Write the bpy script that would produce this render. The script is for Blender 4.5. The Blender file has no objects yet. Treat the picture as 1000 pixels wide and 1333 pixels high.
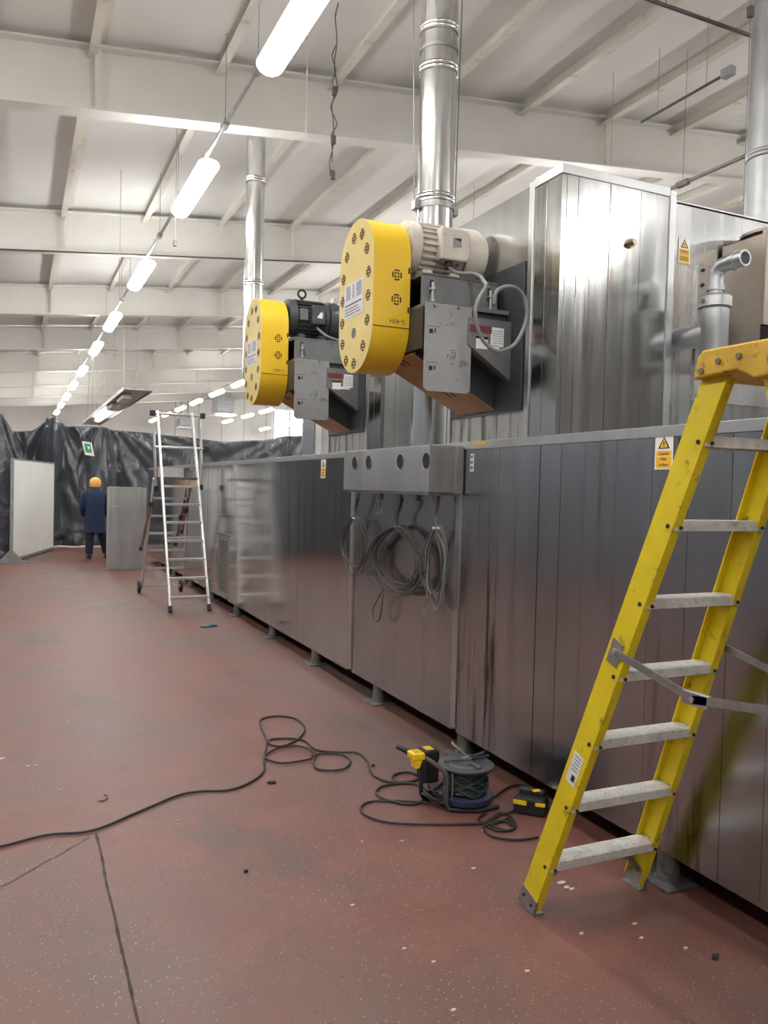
import bpy, math, random
from math import radians, cos, sin, pi, atan2, sqrt
from mathutils import Vector, Matrix, noise
random.seed(7)
SC = bpy.context.scene
COL = SC.collection
# ------------------------------------------------------------------ camera
F_PX, EYE = 1049.4, Vector((0, 0, 1.55))
_yaw, _pitch, _roll = radians(24.585), radians(1.7116), radians(-1.4259)
FW = Vector((sin(_yaw)*cos(_pitch), cos(_yaw)*cos(_pitch), -sin(_pitch)))
_r = Vector((cos(_yaw), -sin(_yaw), 0)); _d = FW.cross(_r)
RT = cos(_roll)*_r + sin(_roll)*_d
DN = -sin(_roll)*_r + cos(_roll)*_d
cam = bpy.data.cameras.new('camera'); cam_o = bpy.data.objects.new('camera', cam); COL.objects.link(cam_o)
cam.sensor_fit = 'VERTICAL'; cam.sensor_height = 24.0; cam.lens = F_PX/1333*24.0
cam.clip_start = 0.05; cam.clip_end = 200
m = Matrix((RT, -DN, -FW)).transposed().to_4x4(); m.translation = EYE
cam_o.matrix_world = m
SC.camera = cam_o
# ------------------------------------------------------------------ world, exposure
W = bpy.data.worlds.new('World'); SC.world = W; W.use_nodes = True
W.node_tree.nodes['Background'].inputs[0].default_value = (0.9, 0.95, 1, 1)
W.node_tree.nodes['Background'].inputs[1].default_value = 0.05
SC.view_settings.view_transform = 'Standard'; SC.view_settings.look = 'None'
SC.view_settings.exposure = 1.2; SC.view_settings.gamma = 1.0
SC.view_settings.use_curve_mapping = False
LAMP = 26.0          # emission of the batten diffusers
def at(x, y, **k):
    """point of the photographed place seen at pixel x, y on the plane X=, Y= or Z="""
    v = (x-500)*RT + (y-666.5)*DN + F_PX*FW
    a, c = list(k.items())[0]; i = 'XYZ'.index(a)
    return EYE + v*((c-EYE[i])/v[i])
# ------------------------------------------------------------------ materials
MATS = {}
def nodes(name):
    mt = bpy.data.materials.new(name); mt.use_nodes = True
    nt = mt.node_tree; b = nt.nodes['Principled BSDF']; MATS[name] = mt
    return mt, nt, b
def coords(nt, scale=(1, 1, 1), kind='Object'):
    tc = nt.nodes.new('ShaderNodeTexCoord'); mp = nt.nodes.new('ShaderNodeMapping')
    mp.inputs['Scale'].default_value = scale
    nt.links.new(tc.outputs[kind], mp.inputs[0]); return mp.outputs[0]
def noise_n(nt, scale, detail=4, rough=.55, sc=(1, 1, 1), dist=0):
    n = nt.nodes.new('ShaderNodeTexNoise'); n.inputs['Scale'].default_value = scale
    n.inputs['Detail'].default_value = detail; n.inputs['Roughness'].default_value = rough
    n.inputs['Distortion'].default_value = dist
    nt.links.new(coords(nt, sc), n.inputs['Vector']); return n.outputs['Fac']
def ramp(nt, fac, a, b, ca=(0, 0, 0, 1), cb=(1, 1, 1, 1)):
    r = nt.nodes.new('ShaderNodeValToRGB'); r.color_ramp.elements[0].position = a; r.color_ramp.elements[1].position = b
    r.color_ramp.elements[0].color = ca; r.color_ramp.elements[1].color = cb
    nt.links.new(fac, r.inputs[0]); return r.outputs[0]
def mixc(nt, fac, a, b):
    x = nt.nodes.new('ShaderNodeMix'); x.data_type = 'RGBA'
    for s, v in ((x.inputs[0], fac), (x.inputs[6], a), (x.inputs[7], b)):
        if hasattr(v, 'is_linked'): nt.links.new(v, s)
        elif isinstance(v, (int, float)): s.default_value = v
        else: s.default_value = (*v, 1) if len(v) == 3 else v
    return x.outputs[2]
def bump(nt, b, fac, strength, dist=.01):
    bp = nt.nodes.new('ShaderNodeBump'); bp.inputs['Strength'].default_value = strength; bp.inputs['Distance'].default_value = dist
    nt.links.new(fac, bp.inputs['Height']); nt.links.new(bp.outputs[0], b.inputs['Normal'])
def plain(name, c, rough=.5, metal=0, var=.12, scale=9, dirt=None, dirt_amt=.5, b_str=0, coat=0):
    mt, nt, b = nodes(name)
    n = noise_n(nt, scale, 5)
    c2 = tuple(max(0, x*(1-var*2)) for x in c); c1 = tuple(min(1, x*(1+var)) for x in c)
    col = mixc(nt, ramp(nt, n, .3, .7), c2, c1)
    if dirt:
        d = ramp(nt, noise_n(nt, scale*2.2, 6, .7), .62-.12*dirt_amt, .72-.05*dirt_amt)
        col = mixc(nt, d, col, dirt)
    nt.links.new(col, b.inputs['Base Color'])
    b.inputs['Roughness'].default_value = rough; b.inputs['Metallic'].default_value = metal
    if coat: b.inputs['Coat Weight'].default_value = coat
    if b_str: bump(nt, b, noise_n(nt, scale*3, 4), b_str)
    return mt
def steel(name, base, rough=.25, rvar=.18, stain=0, wav=.15, streak=1.0, wav_scale=1.6, stain_col=(.10, .065, .04)):
    """sheet steel: vertical streaks in the polish, drip stains, dents that bend the reflections"""
    mt, nt, b = nodes(name)
    st = noise_n(nt, 1.0, 5, .6, (14*streak, 14*streak, .5))
    bl = noise_n(nt, 2.3, 5, .6)
    c = mixc(nt, ramp(nt, st, .3, .75), tuple(x*.91 for x in base), tuple(min(1, x*1.06) for x in base))
    c = mixc(nt, ramp(nt, bl, .45, .75), c, tuple(x*.8 for x in base))
    if stain:
        s1 = noise_n(nt, 1.0, 6, .66, (11, 11, .8), .25)
        s2 = ramp(nt, noise_n(nt, 1.3, 3, .5, (1, 1, .5)), .52-.10*min(1.6, stain), .66-.06*min(1.6, stain))
        mm = nt.nodes.new('ShaderNodeMath'); mm.operation = 'MULTIPLY'
        nt.links.new(ramp(nt, s1, .60-.065*min(1.6, stain), .74-.065*min(1.6, stain)), mm.inputs[0]); nt.links.new(s2, mm.inputs[1])
        m2 = nt.nodes.new('ShaderNodeMath'); m2.operation = 'MULTIPLY'; m2.inputs[1].default_value = stain
        nt.links.new(mm.outputs[0], m2.inputs[0])
        c = mixc(nt, m2.outputs[0], c, stain_col)
    nt.links.new(c, b.inputs['Base Color']); b.inputs['Metallic'].default_value = 1
    mr = nt.nodes.new('ShaderNodeMapRange'); mr.inputs[3].default_value = rough; mr.inputs[4].default_value = rough+rvar
    mr.inputs[1].default_value = .3; mr.inputs[2].default_value = .75
    nt.links.new(st, mr.inputs[0]); nt.links.new(mr.outputs[0], b.inputs['Roughness'])
    bump(nt, b, noise_n(nt, wav_scale, 1, .3), wav, .03)
    return mt
def emit(name, c, s):
    mt, nt, b = nodes(name)
    b.inputs['Base Color'].default_value = (*c, 1); b.inputs['Emission Color'].default_value = (*c, 1); b.inputs['Emission Strength'].default_value = s
    return mt
# floor: worn red resin with grey scuffs and pale chips
def floor_mat():
    mt, nt, b = nodes('red_resin_floor')
    big = noise_n(nt, .55, 6, .62); mid = noise_n(nt, 2.6, 6, .65)
    c = mixc(nt, ramp(nt, mid, .3, .72), (.128, .050, .040), (.215, .093, .072))
    c = mixc(nt, ramp(nt, big, .44, .60), c, (.130, .078, .066))
    c = mixc(nt, ramp(nt, noise_n(nt, 1.6, 5, .6, (1, .6, 1), .4), .55, .70), c, (.100, .068, .058))
    fine = noise_n(nt, 60, 3, .7)
    c = mixc(nt, ramp(nt, fine, .55, .8), c, (.07, .045, .04))
    vo = nt.nodes.new('ShaderNodeTexVoronoi'); vo.inputs['Scale'].default_value = 62
    nt.links.new(coords(nt), vo.inputs['Vector'])
    dens = ramp(nt, noise_n(nt, 1.1, 5, .65), .36, .62)
    sp = ramp(nt, vo.outputs['Distance'], .10, .17, (1, 1, 1, 1), (0, 0, 0, 1))
    vc = nt.nodes.new('ShaderNodeSeparateColor'); nt.links.new(vo.outputs['Color'], vc.inputs[0])
    pick = ramp(nt, vc.outputs[0], .40, .45)
    m1 = nt.nodes.new('ShaderNodeMath'); m1.operation = 'MULTIPLY'; nt.links.new(sp, m1.inputs[0]); nt.links.new(pick, m1.inputs[1])
    m2 = nt.nodes.new('ShaderNodeMath'); m2.operation = 'MULTIPLY'; nt.links.new(m1.outputs[0], m2.inputs[0]); nt.links.new(dens, m2.inputs[1])
    m3 = nt.nodes.new('ShaderNodeMath'); m3.operation = 'MULTIPLY'; nt.links.new(m2.outputs[0], m3.inputs[0]); m3.inputs[1].default_value = .95
    c = mixc(nt, m3.outputs[0], c, (.58, .48, .40))
    nt.links.new(c, b.inputs['Base Color'])
    mr = nt.nodes.new('ShaderNodeMapRange'); mr.inputs[3].default_value = .38; mr.inputs[4].default_value = .62
    nt.links.new(mid, mr.inputs[0]); nt.links.new(mr.outputs[0], b.inputs['Roughness'])
    bump(nt, b, fine, .15, .004)
    return mt
def plastic_mat():
    mt, nt, b = nodes('black_plastic_film')
    b.inputs['Base Color'].default_value = (.058, .066, .076, 1); b.inputs['Roughness'].default_value = .30
    b.inputs['Specular IOR Level'].default_value = .7
    n = nt.nodes.new('ShaderNodeTexNoise'); n.inputs['Scale'].default_value = 2.2; n.inputs['Detail'].default_value = 3; n.inputs['Distortion'].default_value = 1.0
    nt.links.new(coords(nt, (1.6, 1, .8)), n.inputs['Vector'])
    bump(nt, b, n.outputs['Fac'], .55, .12)
    return mt
floor_mat(); plastic_mat()
M = MATS
plain('ceiling_white', (.74, .74, .72), .55, var=.03, scale=.8)
plain('beam_cream', (.74, .73, .69), .5, var=.04, scale=1.2)
plain('purlin_cream', (.70, .67, .60), .5, var=.08, scale=2, dirt=(.42, .34, .24), dirt_amt=.35)
plain('wall_white', (.84, .84, .82), .5, var=.04, scale=.6)
plain('wall_grey', (.42, .42, .41), .5, var=.05, scale=.6)
plain('wall_dark', (.17, .185, .21), .35, var=.2, scale=1.5)
plain('joint_dark', (.05, .035, .03), .8, var=.3, scale=20)
steel('oven_steel', (.42, .43, .45), .22, .05, stain=.55, wav=.05, streak=.8)
steel('oven_steel_stained', (.40, .405, .42), .22, .06, stain=1.15, wav=.05, streak=.8, stain_col=(.07, .05, .038))
steel('oven_steel_far', (.50, .505, .51), .12, .06, stain=.15, wav=.06, streak=.6)
steel('trim_steel', (.52, .525, .53), .32, .10, stain=.30, wav=.03)
steel('hood_steel', (.47, .475, .47), .15, .10, stain=1.0, wav=.22, stain_col=(.15, .09, .05))
steel('hood_mirror', (.60, .605, .61), .15, .04, stain=.12, wav=.9, wav_scale=1.5)
steel('end_steel', (.52, .525, .53), .24, .08, stain=.3, wav=.25)
steel('flue_steel', (.72, .725, .73), .16, .06, stain=0, wav=.03)
steel('brown_steel', (.34, .29, .245), .30, .15, stain=.4, wav=.1)
steel('galv', (.50, .51, .52), .38, .2, stain=.15, wav=.05)
steel('skirt_stained', (.50, .49, .46), .34, .12, stain=1.5, wav=.05, stain_col=(.07, .05, .035))
steel('board_steel', (.42, .42, .41), .40, .12, stain=.8, wav=.04, stain_col=(.12, .10, .085))
steel('galv_board', (.60, .61, .61), .34, .12, stain=.5, wav=.05)
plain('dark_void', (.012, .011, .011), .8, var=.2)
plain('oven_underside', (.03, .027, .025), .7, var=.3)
plain('foot_grey', (.22, .22, .215), .5, .6, var=.2, dirt=(.1, .08, .06))
plain('guard_yellow', (.78, .50, .020), .38, var=.03, scale=4)
plain('guard_face', (.70, .52, .10), .40, var=.04, scale=5)
plain('vent_brown', (.035, .018, .008), .7)
plain('fan_dark', (.045, .050, .056), .38, var=.15, scale=5)
plain('fan_grey', (.145, .15, .155), .45, var=.10, scale=6, dirt=(.08, .07, .06), dirt_amt=.2)
plain('plate_grey', (.30, .305, .31), .42, .2, var=.06, scale=5, dirt=(.13, .09, .07), dirt_amt=.25)
plain('web_grey', (.17, .172, .175), .38, .3, var=.12, scale=4)
plain('chute_orange', (.38, .17, .035), .5, var=.15, scale=4)
plain('motor_cream', (.62, .57, .50), .5, var=.08, scale=7, dirt=(.30, .20, .13), dirt_amt=.5)
plain('motor_blue', (.050, .056, .064), .42, var=.12)
plain('white_paper', (.72, .73, .75), .55, var=.04)
plain('red_print', (.17, .035, .035), .5)
plain('sign_white', (.80, .80, .80), .4, var=.02)
plain('sign_yellow', (.85, .48, .02), .4, var=.04)
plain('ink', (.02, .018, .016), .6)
plain('ink_grey', (.22, .22, .26), .6)
plain('ink_faint', (.16, .13, .05), .6)
plain('ladder_yellow', (.72, .56, .012), .45, var=.07, scale=7, dirt=(.20, .13, .03), dirt_amt=.12)
plain('ladder_cap', (.62, .38, .03), .55, var=.12, scale=12, dirt=(.16, .09, .04), dirt_amt=.4)
plain('ladder_orange', (.75, .17, .02), .5)
plain('tread_alu', (.72, .71, .69), .45, .35, var=.10, scale=25, dirt=(.33, .29, .25), dirt_amt=.5)
plain('alu', (.72, .73, .74), .30, .85, var=.06)
plain('galv_bar', (.36, .36, .36), .45, .8, var=.15, scale=14)
plain('rubber', (.018, .018, .019), .65)
plain('cable_black', (.018, .017, .017), .5)
plain('cable_grey', (.20, .20, .195), .5, var=.15)
plain('cable_dark', (.085, .080, .075), .5, var=.15)
plain('cable_green', (.030, .045, .048), .45, var=.2)
plain('reel_grey', (.085, .088, .095), .42, .3)
plain('reel_blue', (.030, .038, .095), .45)
plain('plug_yellow', (.82, .55, .015), .4)
plain('tool_black', (.016, .016, .017), .5)
plain('coat_blue', (.009, .024, .064), .8, var=.12, scale=10)
plain('trouser_navy', (.012, .014, .028), .85)
plain('boot_black', (.012, .012, .013), .5)
plain('skin', (.52, .32, .23), .55)
plain('hair_cap', (.80, .42, .10), .7, var=.10, scale=16)
plain('hair', (.50, .30, .11), .7)
plain('board_white', (.72, .72, .69), .45, var=.03, scale=1.5)
plain('board_edge', (.30, .31, .31), .45, .5)
plain('pole_brown', (.16, .065, .05), .55)
plain('wire', (.20, .20, .20), .5, .4)
plain('wire_pale', (.42, .42, .40), .5, .2)
plain('conduit', (.36, .36, .35), .45, .4)
plain('lamp_body', (.70, .70, .70), .4)
plain('sign_green', (.05, .32, .13), .5)
plain('cooler_grey', (.40, .42, .43), .45, .3)
plain('glove_teal', (.05, .20, .24), .7)
plain('chip_pale', (.62, .56, .48), .7)
plain('chip_dark', (.03, .028, .026), .7)
plain('brass', (.30, .24, .18), .3, .9)
emit('lamp_glow', (1.0, .985, .95), LAMP)
emit('lamp_upper', (1.0, .985, .95), LAMP*.34)
emit('lamp_soft', (1.0, .97, .92), LAMP*.6)
emit('window_glow', (.93, .97, 1.0), 1.5)
# ------------------------------------------------------------------ mesh builder
class MB:
    def __init__(s): s.v = []; s.f = []
    def add(s, vs, fs):
        o = len(s.v); s.v += [Vector(p) for p in vs]; s.f += [tuple(i+o for i in f) for f in fs]; return s
    def box(s, a, b):
        x0, x1 = sorted((a[0], b[0])); y0, y1 = sorted((a[1], b[1])); z0, z1 = sorted((a[2], b[2]))
        return s.add([(x0,y0,z0),(x1,y0,z0),(x1,y1,z0),(x0,y1,z0),(x0,y0,z1),(x1,y0,z1),(x1,y1,z1),(x0,y1,z1)],
            [(0,3,2,1),(4,5,6,7),(0,1,5,4),(1,2,6,5),(2,3,7,6),(3,0,4,7)])
    def prism(s, poly, ext):
        """closed polygon of 3D points pushed along ext"""
        n = len(poly); p = [Vector(q) for q in poly]; e = Vector(ext)
        nrm = Vector((0,0,0))
        for i in range(n): nrm += p[i].cross(p[(i+1) % n])
        if nrm.dot(e) > 0: p = p[::-1]
        return s.add(p+[q+e for q in p], [tuple(range(n)), tuple(range(2*n-1, n-1, -1))]+[(i, i+n, (i+1) % n+n, (i+1) % n)[::-1] if False else ((i+1) % n, i, i+n, (i+1) % n+n) for i in range(n)])
    def ring(s, c, ax, r, n, ref=None):
        ax = Vector(ax).normalized()
        u = (ax.orthogonal() if ref is None else (ref-ax*ref.dot(ax))).normalized(); w = ax.cross(u)
        return [Vector(c)+r*(cos(2*pi*k/n)*u+sin(2*pi*k/n)*w) for k in range(n)]
    def cyl(s, a, b, r0, r1=None, n=16, cap=True):
        a, b = Vector(a), Vector(b); r1 = r0 if r1 is None else r1; ax = b-a; ref = ax.orthogonal()
        A = s.ring(a, ax, r0, n, ref); B = s.ring(b, ax, r1, n, ref)
        fs = [(k, (k+1) % n, (k+1) % n+n, k+n) for k in range(n)]
        if cap: fs += [tuple(range(n))[::-1], tuple(range(n, 2*n))]
        return s.add(A+B, fs)
    def lathe(s, c, ax, prof, n=24):
        """prof: (distance along ax, radius)"""
        c, ax = Vector(c), Vector(ax).normalized(); ref = ax.orthogonal(); vs = []; fs = []
        for t, r in prof: vs += s.ring(c+ax*t, ax, r, n, ref)
        for j in range(len(prof)-1):
            for k in range(n): fs.append((j*n+k, j*n+(k+1) % n, (j+1)*n+(k+1) % n, (j+1)*n+k))
        fs += [tuple(range(n))[::-1], tuple(range((len(prof)-1)*n, len(prof)*n))]
        return s.add(vs, fs)
    def tube(s, pts, r, n=8, closed=False, radii=None):
        p = [Vector(q) for q in pts]; N = len(p); vs = []; fs = []; ref = None
        for i in range(N):
            t = (p[(i+1) % N]-p[i-1]) if (closed or 0 < i < N-1) else (p[1]-p[0] if i == 0 else p[-1]-p[-2])
            if t.length < 1e-9: t = Vector((0,0,1))
            t.normalize()
            if ref is None: ref = t.orthogonal()
            ref = ref-t*ref.dot(t)
            ref = ref.normalized() if ref.length > 1e-6 else t.orthogonal()
            vs += s.ring(p[i], t, radii[i] if radii else r, n, ref)
        for i in range(N if closed else N-1):
            j = (i+1) % N
            for k in range(n): fs.append((i*n+k, i*n+(k+1) % n, j*n+(k+1) % n, j*n+k))
        if not closed: fs += [tuple(range(n))[::-1], tuple(range((N-1)*n, N*n))]
        return s.add(vs, fs)
    def bar(s, a, b, w, h, up=(0,0,1)):
        """rectangular bar from a to b, w across, h along up"""
        a, b = Vector(a), Vector(b); t = (b-a).normalized(); u = Vector(up); u = (u-t*u.dot(t)).normalized(); x = t.cross(u)
        q = [a+x*sx*w/2+u*sz*h/2 for sx, sz in ((-1,-1),(1,-1),(1,1),(-1,1))]
        return s.add(q+[p+(b-a) for p in q], [(3,2,1,0),(4,5,6,7),(0,1,5,4),(1,2,6,5),(2,3,7,6),(3,0,4,7)])
    def grid(s, fn, nu, nv):
        vs = [fn(i/nu, j/nv) for j in range(nv+1) for i in range(nu+1)]
        return s.add(vs, [(j*(nu+1)+i, j*(nu+1)+i+1, (j+1)*(nu+1)+i+1, (j+1)*(nu+1)+i) for j in range(nv) for i in range(nu)])
ORG = {}
def link(o, parent, org):
    COL.objects.link(o); ORG[o] = Vector(org)
    if parent is not None: o.parent = parent
    return o
def build(name, mb, mat, parent=None, org=None, smooth=False, bevel=0, label=None, solid=0):
    """one mesh object; world coordinates in, local to its thing's base"""
    if parent is not None: base = ORG[parent]
    else: base = Vector(org) if org is not None else Vector((0,0,0))
    me = bpy.data.meshes.new(name)
    me.from_pydata([tuple(p-base) for p in mb.v], [], mb.f); me.materials.append(M[mat]); me.update()
    if smooth:
        me.polygons.foreach_set('use_smooth', [True]*len(me.polygons))
        try: me.set_sharp_from_angle(angle=radians(40))
        except Exception: pass
    o = bpy.data.objects.new(name, me)
    link(o, parent, base)
    if parent is None: o.location = base
    if bevel:
        bm = o.modifiers.new('bevel', 'BEVEL'); bm.width = bevel; bm.segments = 2; bm.limit_method = 'ANGLE'
    if solid:
        sm = o.modifiers.new('solidify', 'SOLIDIFY'); sm.thickness = solid
    if label: o['label'] = label
    return o
def thing(name, loc, label, cat, group=None):
    o = bpy.data.objects.new(name, None); o.empty_display_size = .1; COL.objects.link(o); o.location = loc; ORG[o] = Vector(loc)
    tag(o, label, cat, group); return o
def tag(o, label, cat, group=None):
    o['label'] = label; o['category'] = cat
    if group: o['group'] = group
    return o
def struct(name, mb, mat, **k):
    o = build(name, mb, mat, **k); o['kind'] = 'structure'; return o
def dup(o, parent, off):
    c = o.copy(); COL.objects.link(c); c.parent = parent; c.location = Vector(o.location)+Vector(off); ORG[c] = ORG[o]; return c
def smooth_path(p, k=6, closed=False):
    p = [Vector(q) for q in p]; n = len(p); out = []
    for i in range(n if closed else n-1):
        g = lambda j: p[j % n] if closed else p[max(0, min(n-1, j))]
        a, b, c, d = g(i-1), g(i), g(i+1), g(i+2)
        for t in range(k):
            t /= k
            out.append(.5*((2*b)+(c-a)*t+(2*a-5*b+4*c-d)*t*t+(3*b-a-3*c+d)*t**3))
    if not closed: out.append(p[-1])
    return out
def text_obj(name, s, size, mat, parent, pos, xdir, ydir, depth=.0006, align='CENTER'):
    cu = bpy.data.curves.new(name, 'FONT'); cu.body = s; cu.size = size; cu.extrude = depth; cu.align_x = align; cu.align_y = 'CENTER'
    t = bpy.data.objects.new('tmp', cu); COL.objects.link(t)
    dg = bpy.context.evaluated_depsgraph_get(); me = bpy.data.meshes.new_from_object(t.evaluated_get(dg))
    bpy.data.objects.remove(t); bpy.data.curves.remove(cu)
    x, y = Vector(xdir).normalized(), Vector(ydir).normalized(); z = x.cross(y)
    mt = Matrix((x, y, z)).transposed().to_4x4(); mt.translation = Vector(pos)-ORG[parent]
    me.transform(mt); me.name = name; me.materials.clear(); me.materials.append(M[mat])
    o = bpy.data.objects.new(name, me); return link(o, parent, ORG[parent])

# ================================================================== the hall
XL, XR, YB, YF = -4.5, 17.0, -8.0, 42.2
fl = struct('floor', MB().box((XL, YB, -.2), (XR, YF, 0)), 'red_resin_floor')
# filled joints in the floor, irregular edges
def joint(p0, p1, w, seed):
    mb = MB(); n = 60; p0, p1 = Vector(p0), Vector(p1); t = (p1-p0); s = Vector((-t.y, t.x, 0)).normalized()
    L, R = [], []
    for i in range(n+1):
        c = p0+t*(i/n)+s*.012*noise.noise((i*.13, seed, 0))
        ww = w*(.55+.9*abs(noise.noise((i*.5, seed, 3))))
        L.append(c+s*ww/2); R.append(c-s*ww/2)
    up = Vector((0, 0, .0012))
    mb.add([p+up for p in L]+[p+up for p in R], [(i, i+n+1, i+n+2, i+1) for i in range(n)])
    build('joint', mb, 'joint_dark', fl)
ja, jb = at(125, 1085, Z=0), at(180, 1333, Z=0)
joint(jb+(jb-ja)*1.5, ja, .014, 1)
joint(at(-40, 1178, Z=0), at(118, 1090, Z=0), .008, 2)
def roof_z(x): return 5.27+.1*x
ce = struct('ceiling', MB().prism([(XL, YB, roof_z(XL)), (XR, YB, roof_z(XR)), (XR, YB, roof_z(XR)+.1), (XL, YB, roof_z(XL)+.1)], (0, YF-YB, 0)), 'ceiling_white')
# rafters: I beams following the roof pitch
def rafter_mesh(y):
    mb = MB()
    for zo, h, w in ((.045, .020, .19), (.52, -.020, .19)):
        a = 4.655-.045+zo if zo < .1 else 5.19
        mb.prism([(XL, y-w/2, a+.1*XL), (XR, y-w/2, a+.1*XR), (XR, y-w/2, a+.02+.1*XR), (XL, y-w/2, a+.02+.1*XL)], (0, w, 0))
    mb.prism([(XL, y-.006, 4.675+.1*XL), (XR, y-.006, 4.675+.1*XR), (XR, y-.006, 5.19+.1*XR), (XL, y-.006, 5.19+.1*XL)], (0, .012, 0))
    return mb
RAF = [-1.8, 2.85, 7.5, 12.2, 16.9, 21.5, 26.0, 30.2, 34.2, 38.2]
r0 = build('rafter', rafter_mesh(0), 'beam_cream', ce)
r0.location = (0, RAF[0], 0)
for y in RAF[1:]: dup(r0, ce, (0, y-RAF[0], 0))
# purlins: Z sections under the deck, with fly braces down to the rafters
pm = MB(); d = .075
pm.box((-.002, YB, -.15), (.002, YF, 0)); pm.box((0, YB, -.005), (d, YF, 0)); pm.box((-d, YB, -.15), (0, YF, -.145))
p0 = build('purlin', pm, 'purlin_cream', ce)
PX = [.60+1.09*k for k in range(-4, 15)]
p0.location = (PX[0], 0, roof_z(PX[0])-.001)
for x in PX[1:]: dup(p0, ce, (x-PX[0], 0, .1*(x-PX[0])))
fb = MB().prism([(-.03, 0, 0), (.03, 0, 0), (.012, 0, -.50), (-.012, 0, -.50)], (0, .035, 0))
b0 = build('fly_brace', fb, 'purlin_cream', ce); b0.location = (PX[4], RAF[1]-.1, roof_z(PX[4])-.10)
for y in RAF[2:9]:
    for x in (PX[4], PX[7], PX[9]): dup(b0, ce, (x-PX[4], y-RAF[1], .1*(x-PX[4])))
struct('wall_left', MB().box((XL-.1, YB, 0), (XL, YF, 5.0)), 'wall_dark')
struct('wall_right', MB().box((XR, YB, 0), (XR+.1, YF, 7.1)), 'wall_white')
struct('wall_back', MB().box((XL, YB-.1, 0), (XR, YB, 7.1)), 'wall_grey')
wf = struct('wall_far', MB().box((XL, YF, 0), (XR, YF+.1, 7.1)), 'wall_white')
pj = MB().box((-.01, YF-.012, 2.5), (.01, YF, 6.2))
q0 = build('panel_joint', pj, 'board_edge', wf); q0.location = (7.4, 0, 0)
for k in range(1, 8): dup(q0, wf, (1.2*k, 0, 0))
# strip-lit window high in the far wall
wn = struct('window_1', MB().box((12.6, YF-.03, 2.2), (16.2, YF-.005, 5.6)), 'window_glow')
sl = build('slat', MB().box((12.6, YF-.05, 0), (16.2, YF-.035, .05)), 'board_white', wn); sl.location.z = 2.4
for k in range(1, 13): dup(sl, wn, (0, 0, .25*k))
fr = MB()
for x in (12.6, 13.5, 14.4, 15.3, 16.2): fr.box((x-.04, YF-.07, 2.2), (x+.04, YF-.03, 5.6))
build('window_frame', fr, 'board_white', wn)

# ================================================================== lighting
def batten_parts(root, L=1.5):
    x, y, z = root.location
    def shell(up):
        n, mb = 14, MB(); secs = 12
        ys = [-L/2+.06*(1-cos(pi/2*k/4)) for k in range(5)]; ys = ys+[-v for v in ys[::-1]]
        def fn(u, v):
            yy = ys[round(v*(len(ys)-1))]; t = max(0, abs(yy)-(L/2-.06))/.06; k = max(.02, sqrt(max(0, 1-t*t)))
            a = pi*u
            return (x+.095*k*cos(a), y+yy, z+(.045*sin(a)*k if up else -.075*sin(a)*k))
        return mb.grid(fn, n, len(ys)-1)
    build('diffuser', shell(False), 'lamp_glow', root, smooth=True)
    build('upper_diffuser', shell(True), 'lamp_upper', root, smooth=True)
    for s in (-1, 1):
        build('hanger', MB().cyl((x, y+s*.5, z+.044), (x, y+s*.5, z+.093), .008, n=8), 'wire', root)
def trunking(x, y0, y1, label, wires, z=4.53):
    t = thing('lighting_conduit', (x, y0, z), label, 'conduit')
    build('tube', MB().cyl((x, y0, z), (x, y1, z), .017, n=10), 'conduit', t, smooth=True)
    for y in wires:
        build('coupler', MB().box((x-.026, y-.07, z-.026), (x+.026, y+.07, z+.026)), 'galv_bar', t, bevel=.006)
        build('hanger_wire', MB().cyl((x, y, z+.02), (x, y, roof_z(x)-.15), .0025, n=6), 'wire', t)
    return t
ROW1 = [4.75, 8.05, 11.7, 15.35, 18.6, 22.6, 26.2, 29.8, 33.4, 37.0]
ORD = ['nearest', 'second nearest', 'third nearest', 'fourth nearest', 'fifth nearest', 'sixth nearest', 'seventh nearest', 'eighth nearest', 'ninth nearest', 'farthest']
light_proto = None
def place_light(x, y, label, group, z=4.42):
    global light_proto
    if light_proto is None:
        r = thing('batten_light', (x, y, z), label, 'light', group); batten_parts(r); light_proto = r; return r
    r = light_proto.copy(); COL.objects.link(r); r.location = (x, y, z); ORG[r] = Vector((x, y, z)); tag(r, label, 'light', group)
    for ch in light_proto.children:
        c = ch.copy(); COL.objects.link(c); c.parent = r
    return r
for i, y in enumerate(ROW1):
    place_light(1.55, y, f'glowing white batten light, {ORD[i]} of the row hanging above the aisle', 'batten lights above the aisle')
for y in (1.2, -2.4, -6.0):
    place_light(1.55, y, 'glowing white batten light of the aisle row, above and behind the viewpoint', 'batten lights above the viewpoint')
trunking(1.55, -7, 38.5, 'thin grey lighting conduit on wires above the red aisle floor', [5.75, 6.75, 8.9, 10.1, 12.9, 14.0, 16.5, 20, 24, 28, 32])
ROW2 = [22.6, 25.5, 28.7, 31.7, 34.8, 38.4]
for i, y in enumerate(ROW2):
    place_light(5.75, y, f'small glowing batten light, {ORD[i]} of the far row beyond the yellow belt guard', 'far batten lights behind the oven')
for y in (-4.4, -.8, 2.8, 8.2, 11.8, 15.4, 19.0):
    place_light(5.75, y, 'white batten light in the row over the oven, hidden by the steel hoods', 'batten lights over the oven')
trunking(5.62, -7, 36, 'grey lighting conduit running above the steel hood at upper right', [5.78, 9.6, 14, 20, 26], z=4.45)
for i, y in enumerate([30.3, 33.0, 36.5]):
    place_light(8.75, y, f'tiny glowing batten light near the bright far window, {ORD[i]} of three', 'batten lights near the far window')
for x, y in [(8.75, v) for v in (-1.2, 2.4, 6, 9.6, 13.2, 16.8, 20.4, 24)]+[(11.5, 36), (11.5, 40)]:  # unseen lamps, added to light the hood end panel and far wall
    place_light(x, y, 'unseen white batten light added behind the oven to light hood and far wall', 'batten lights behind the oven')
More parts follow.
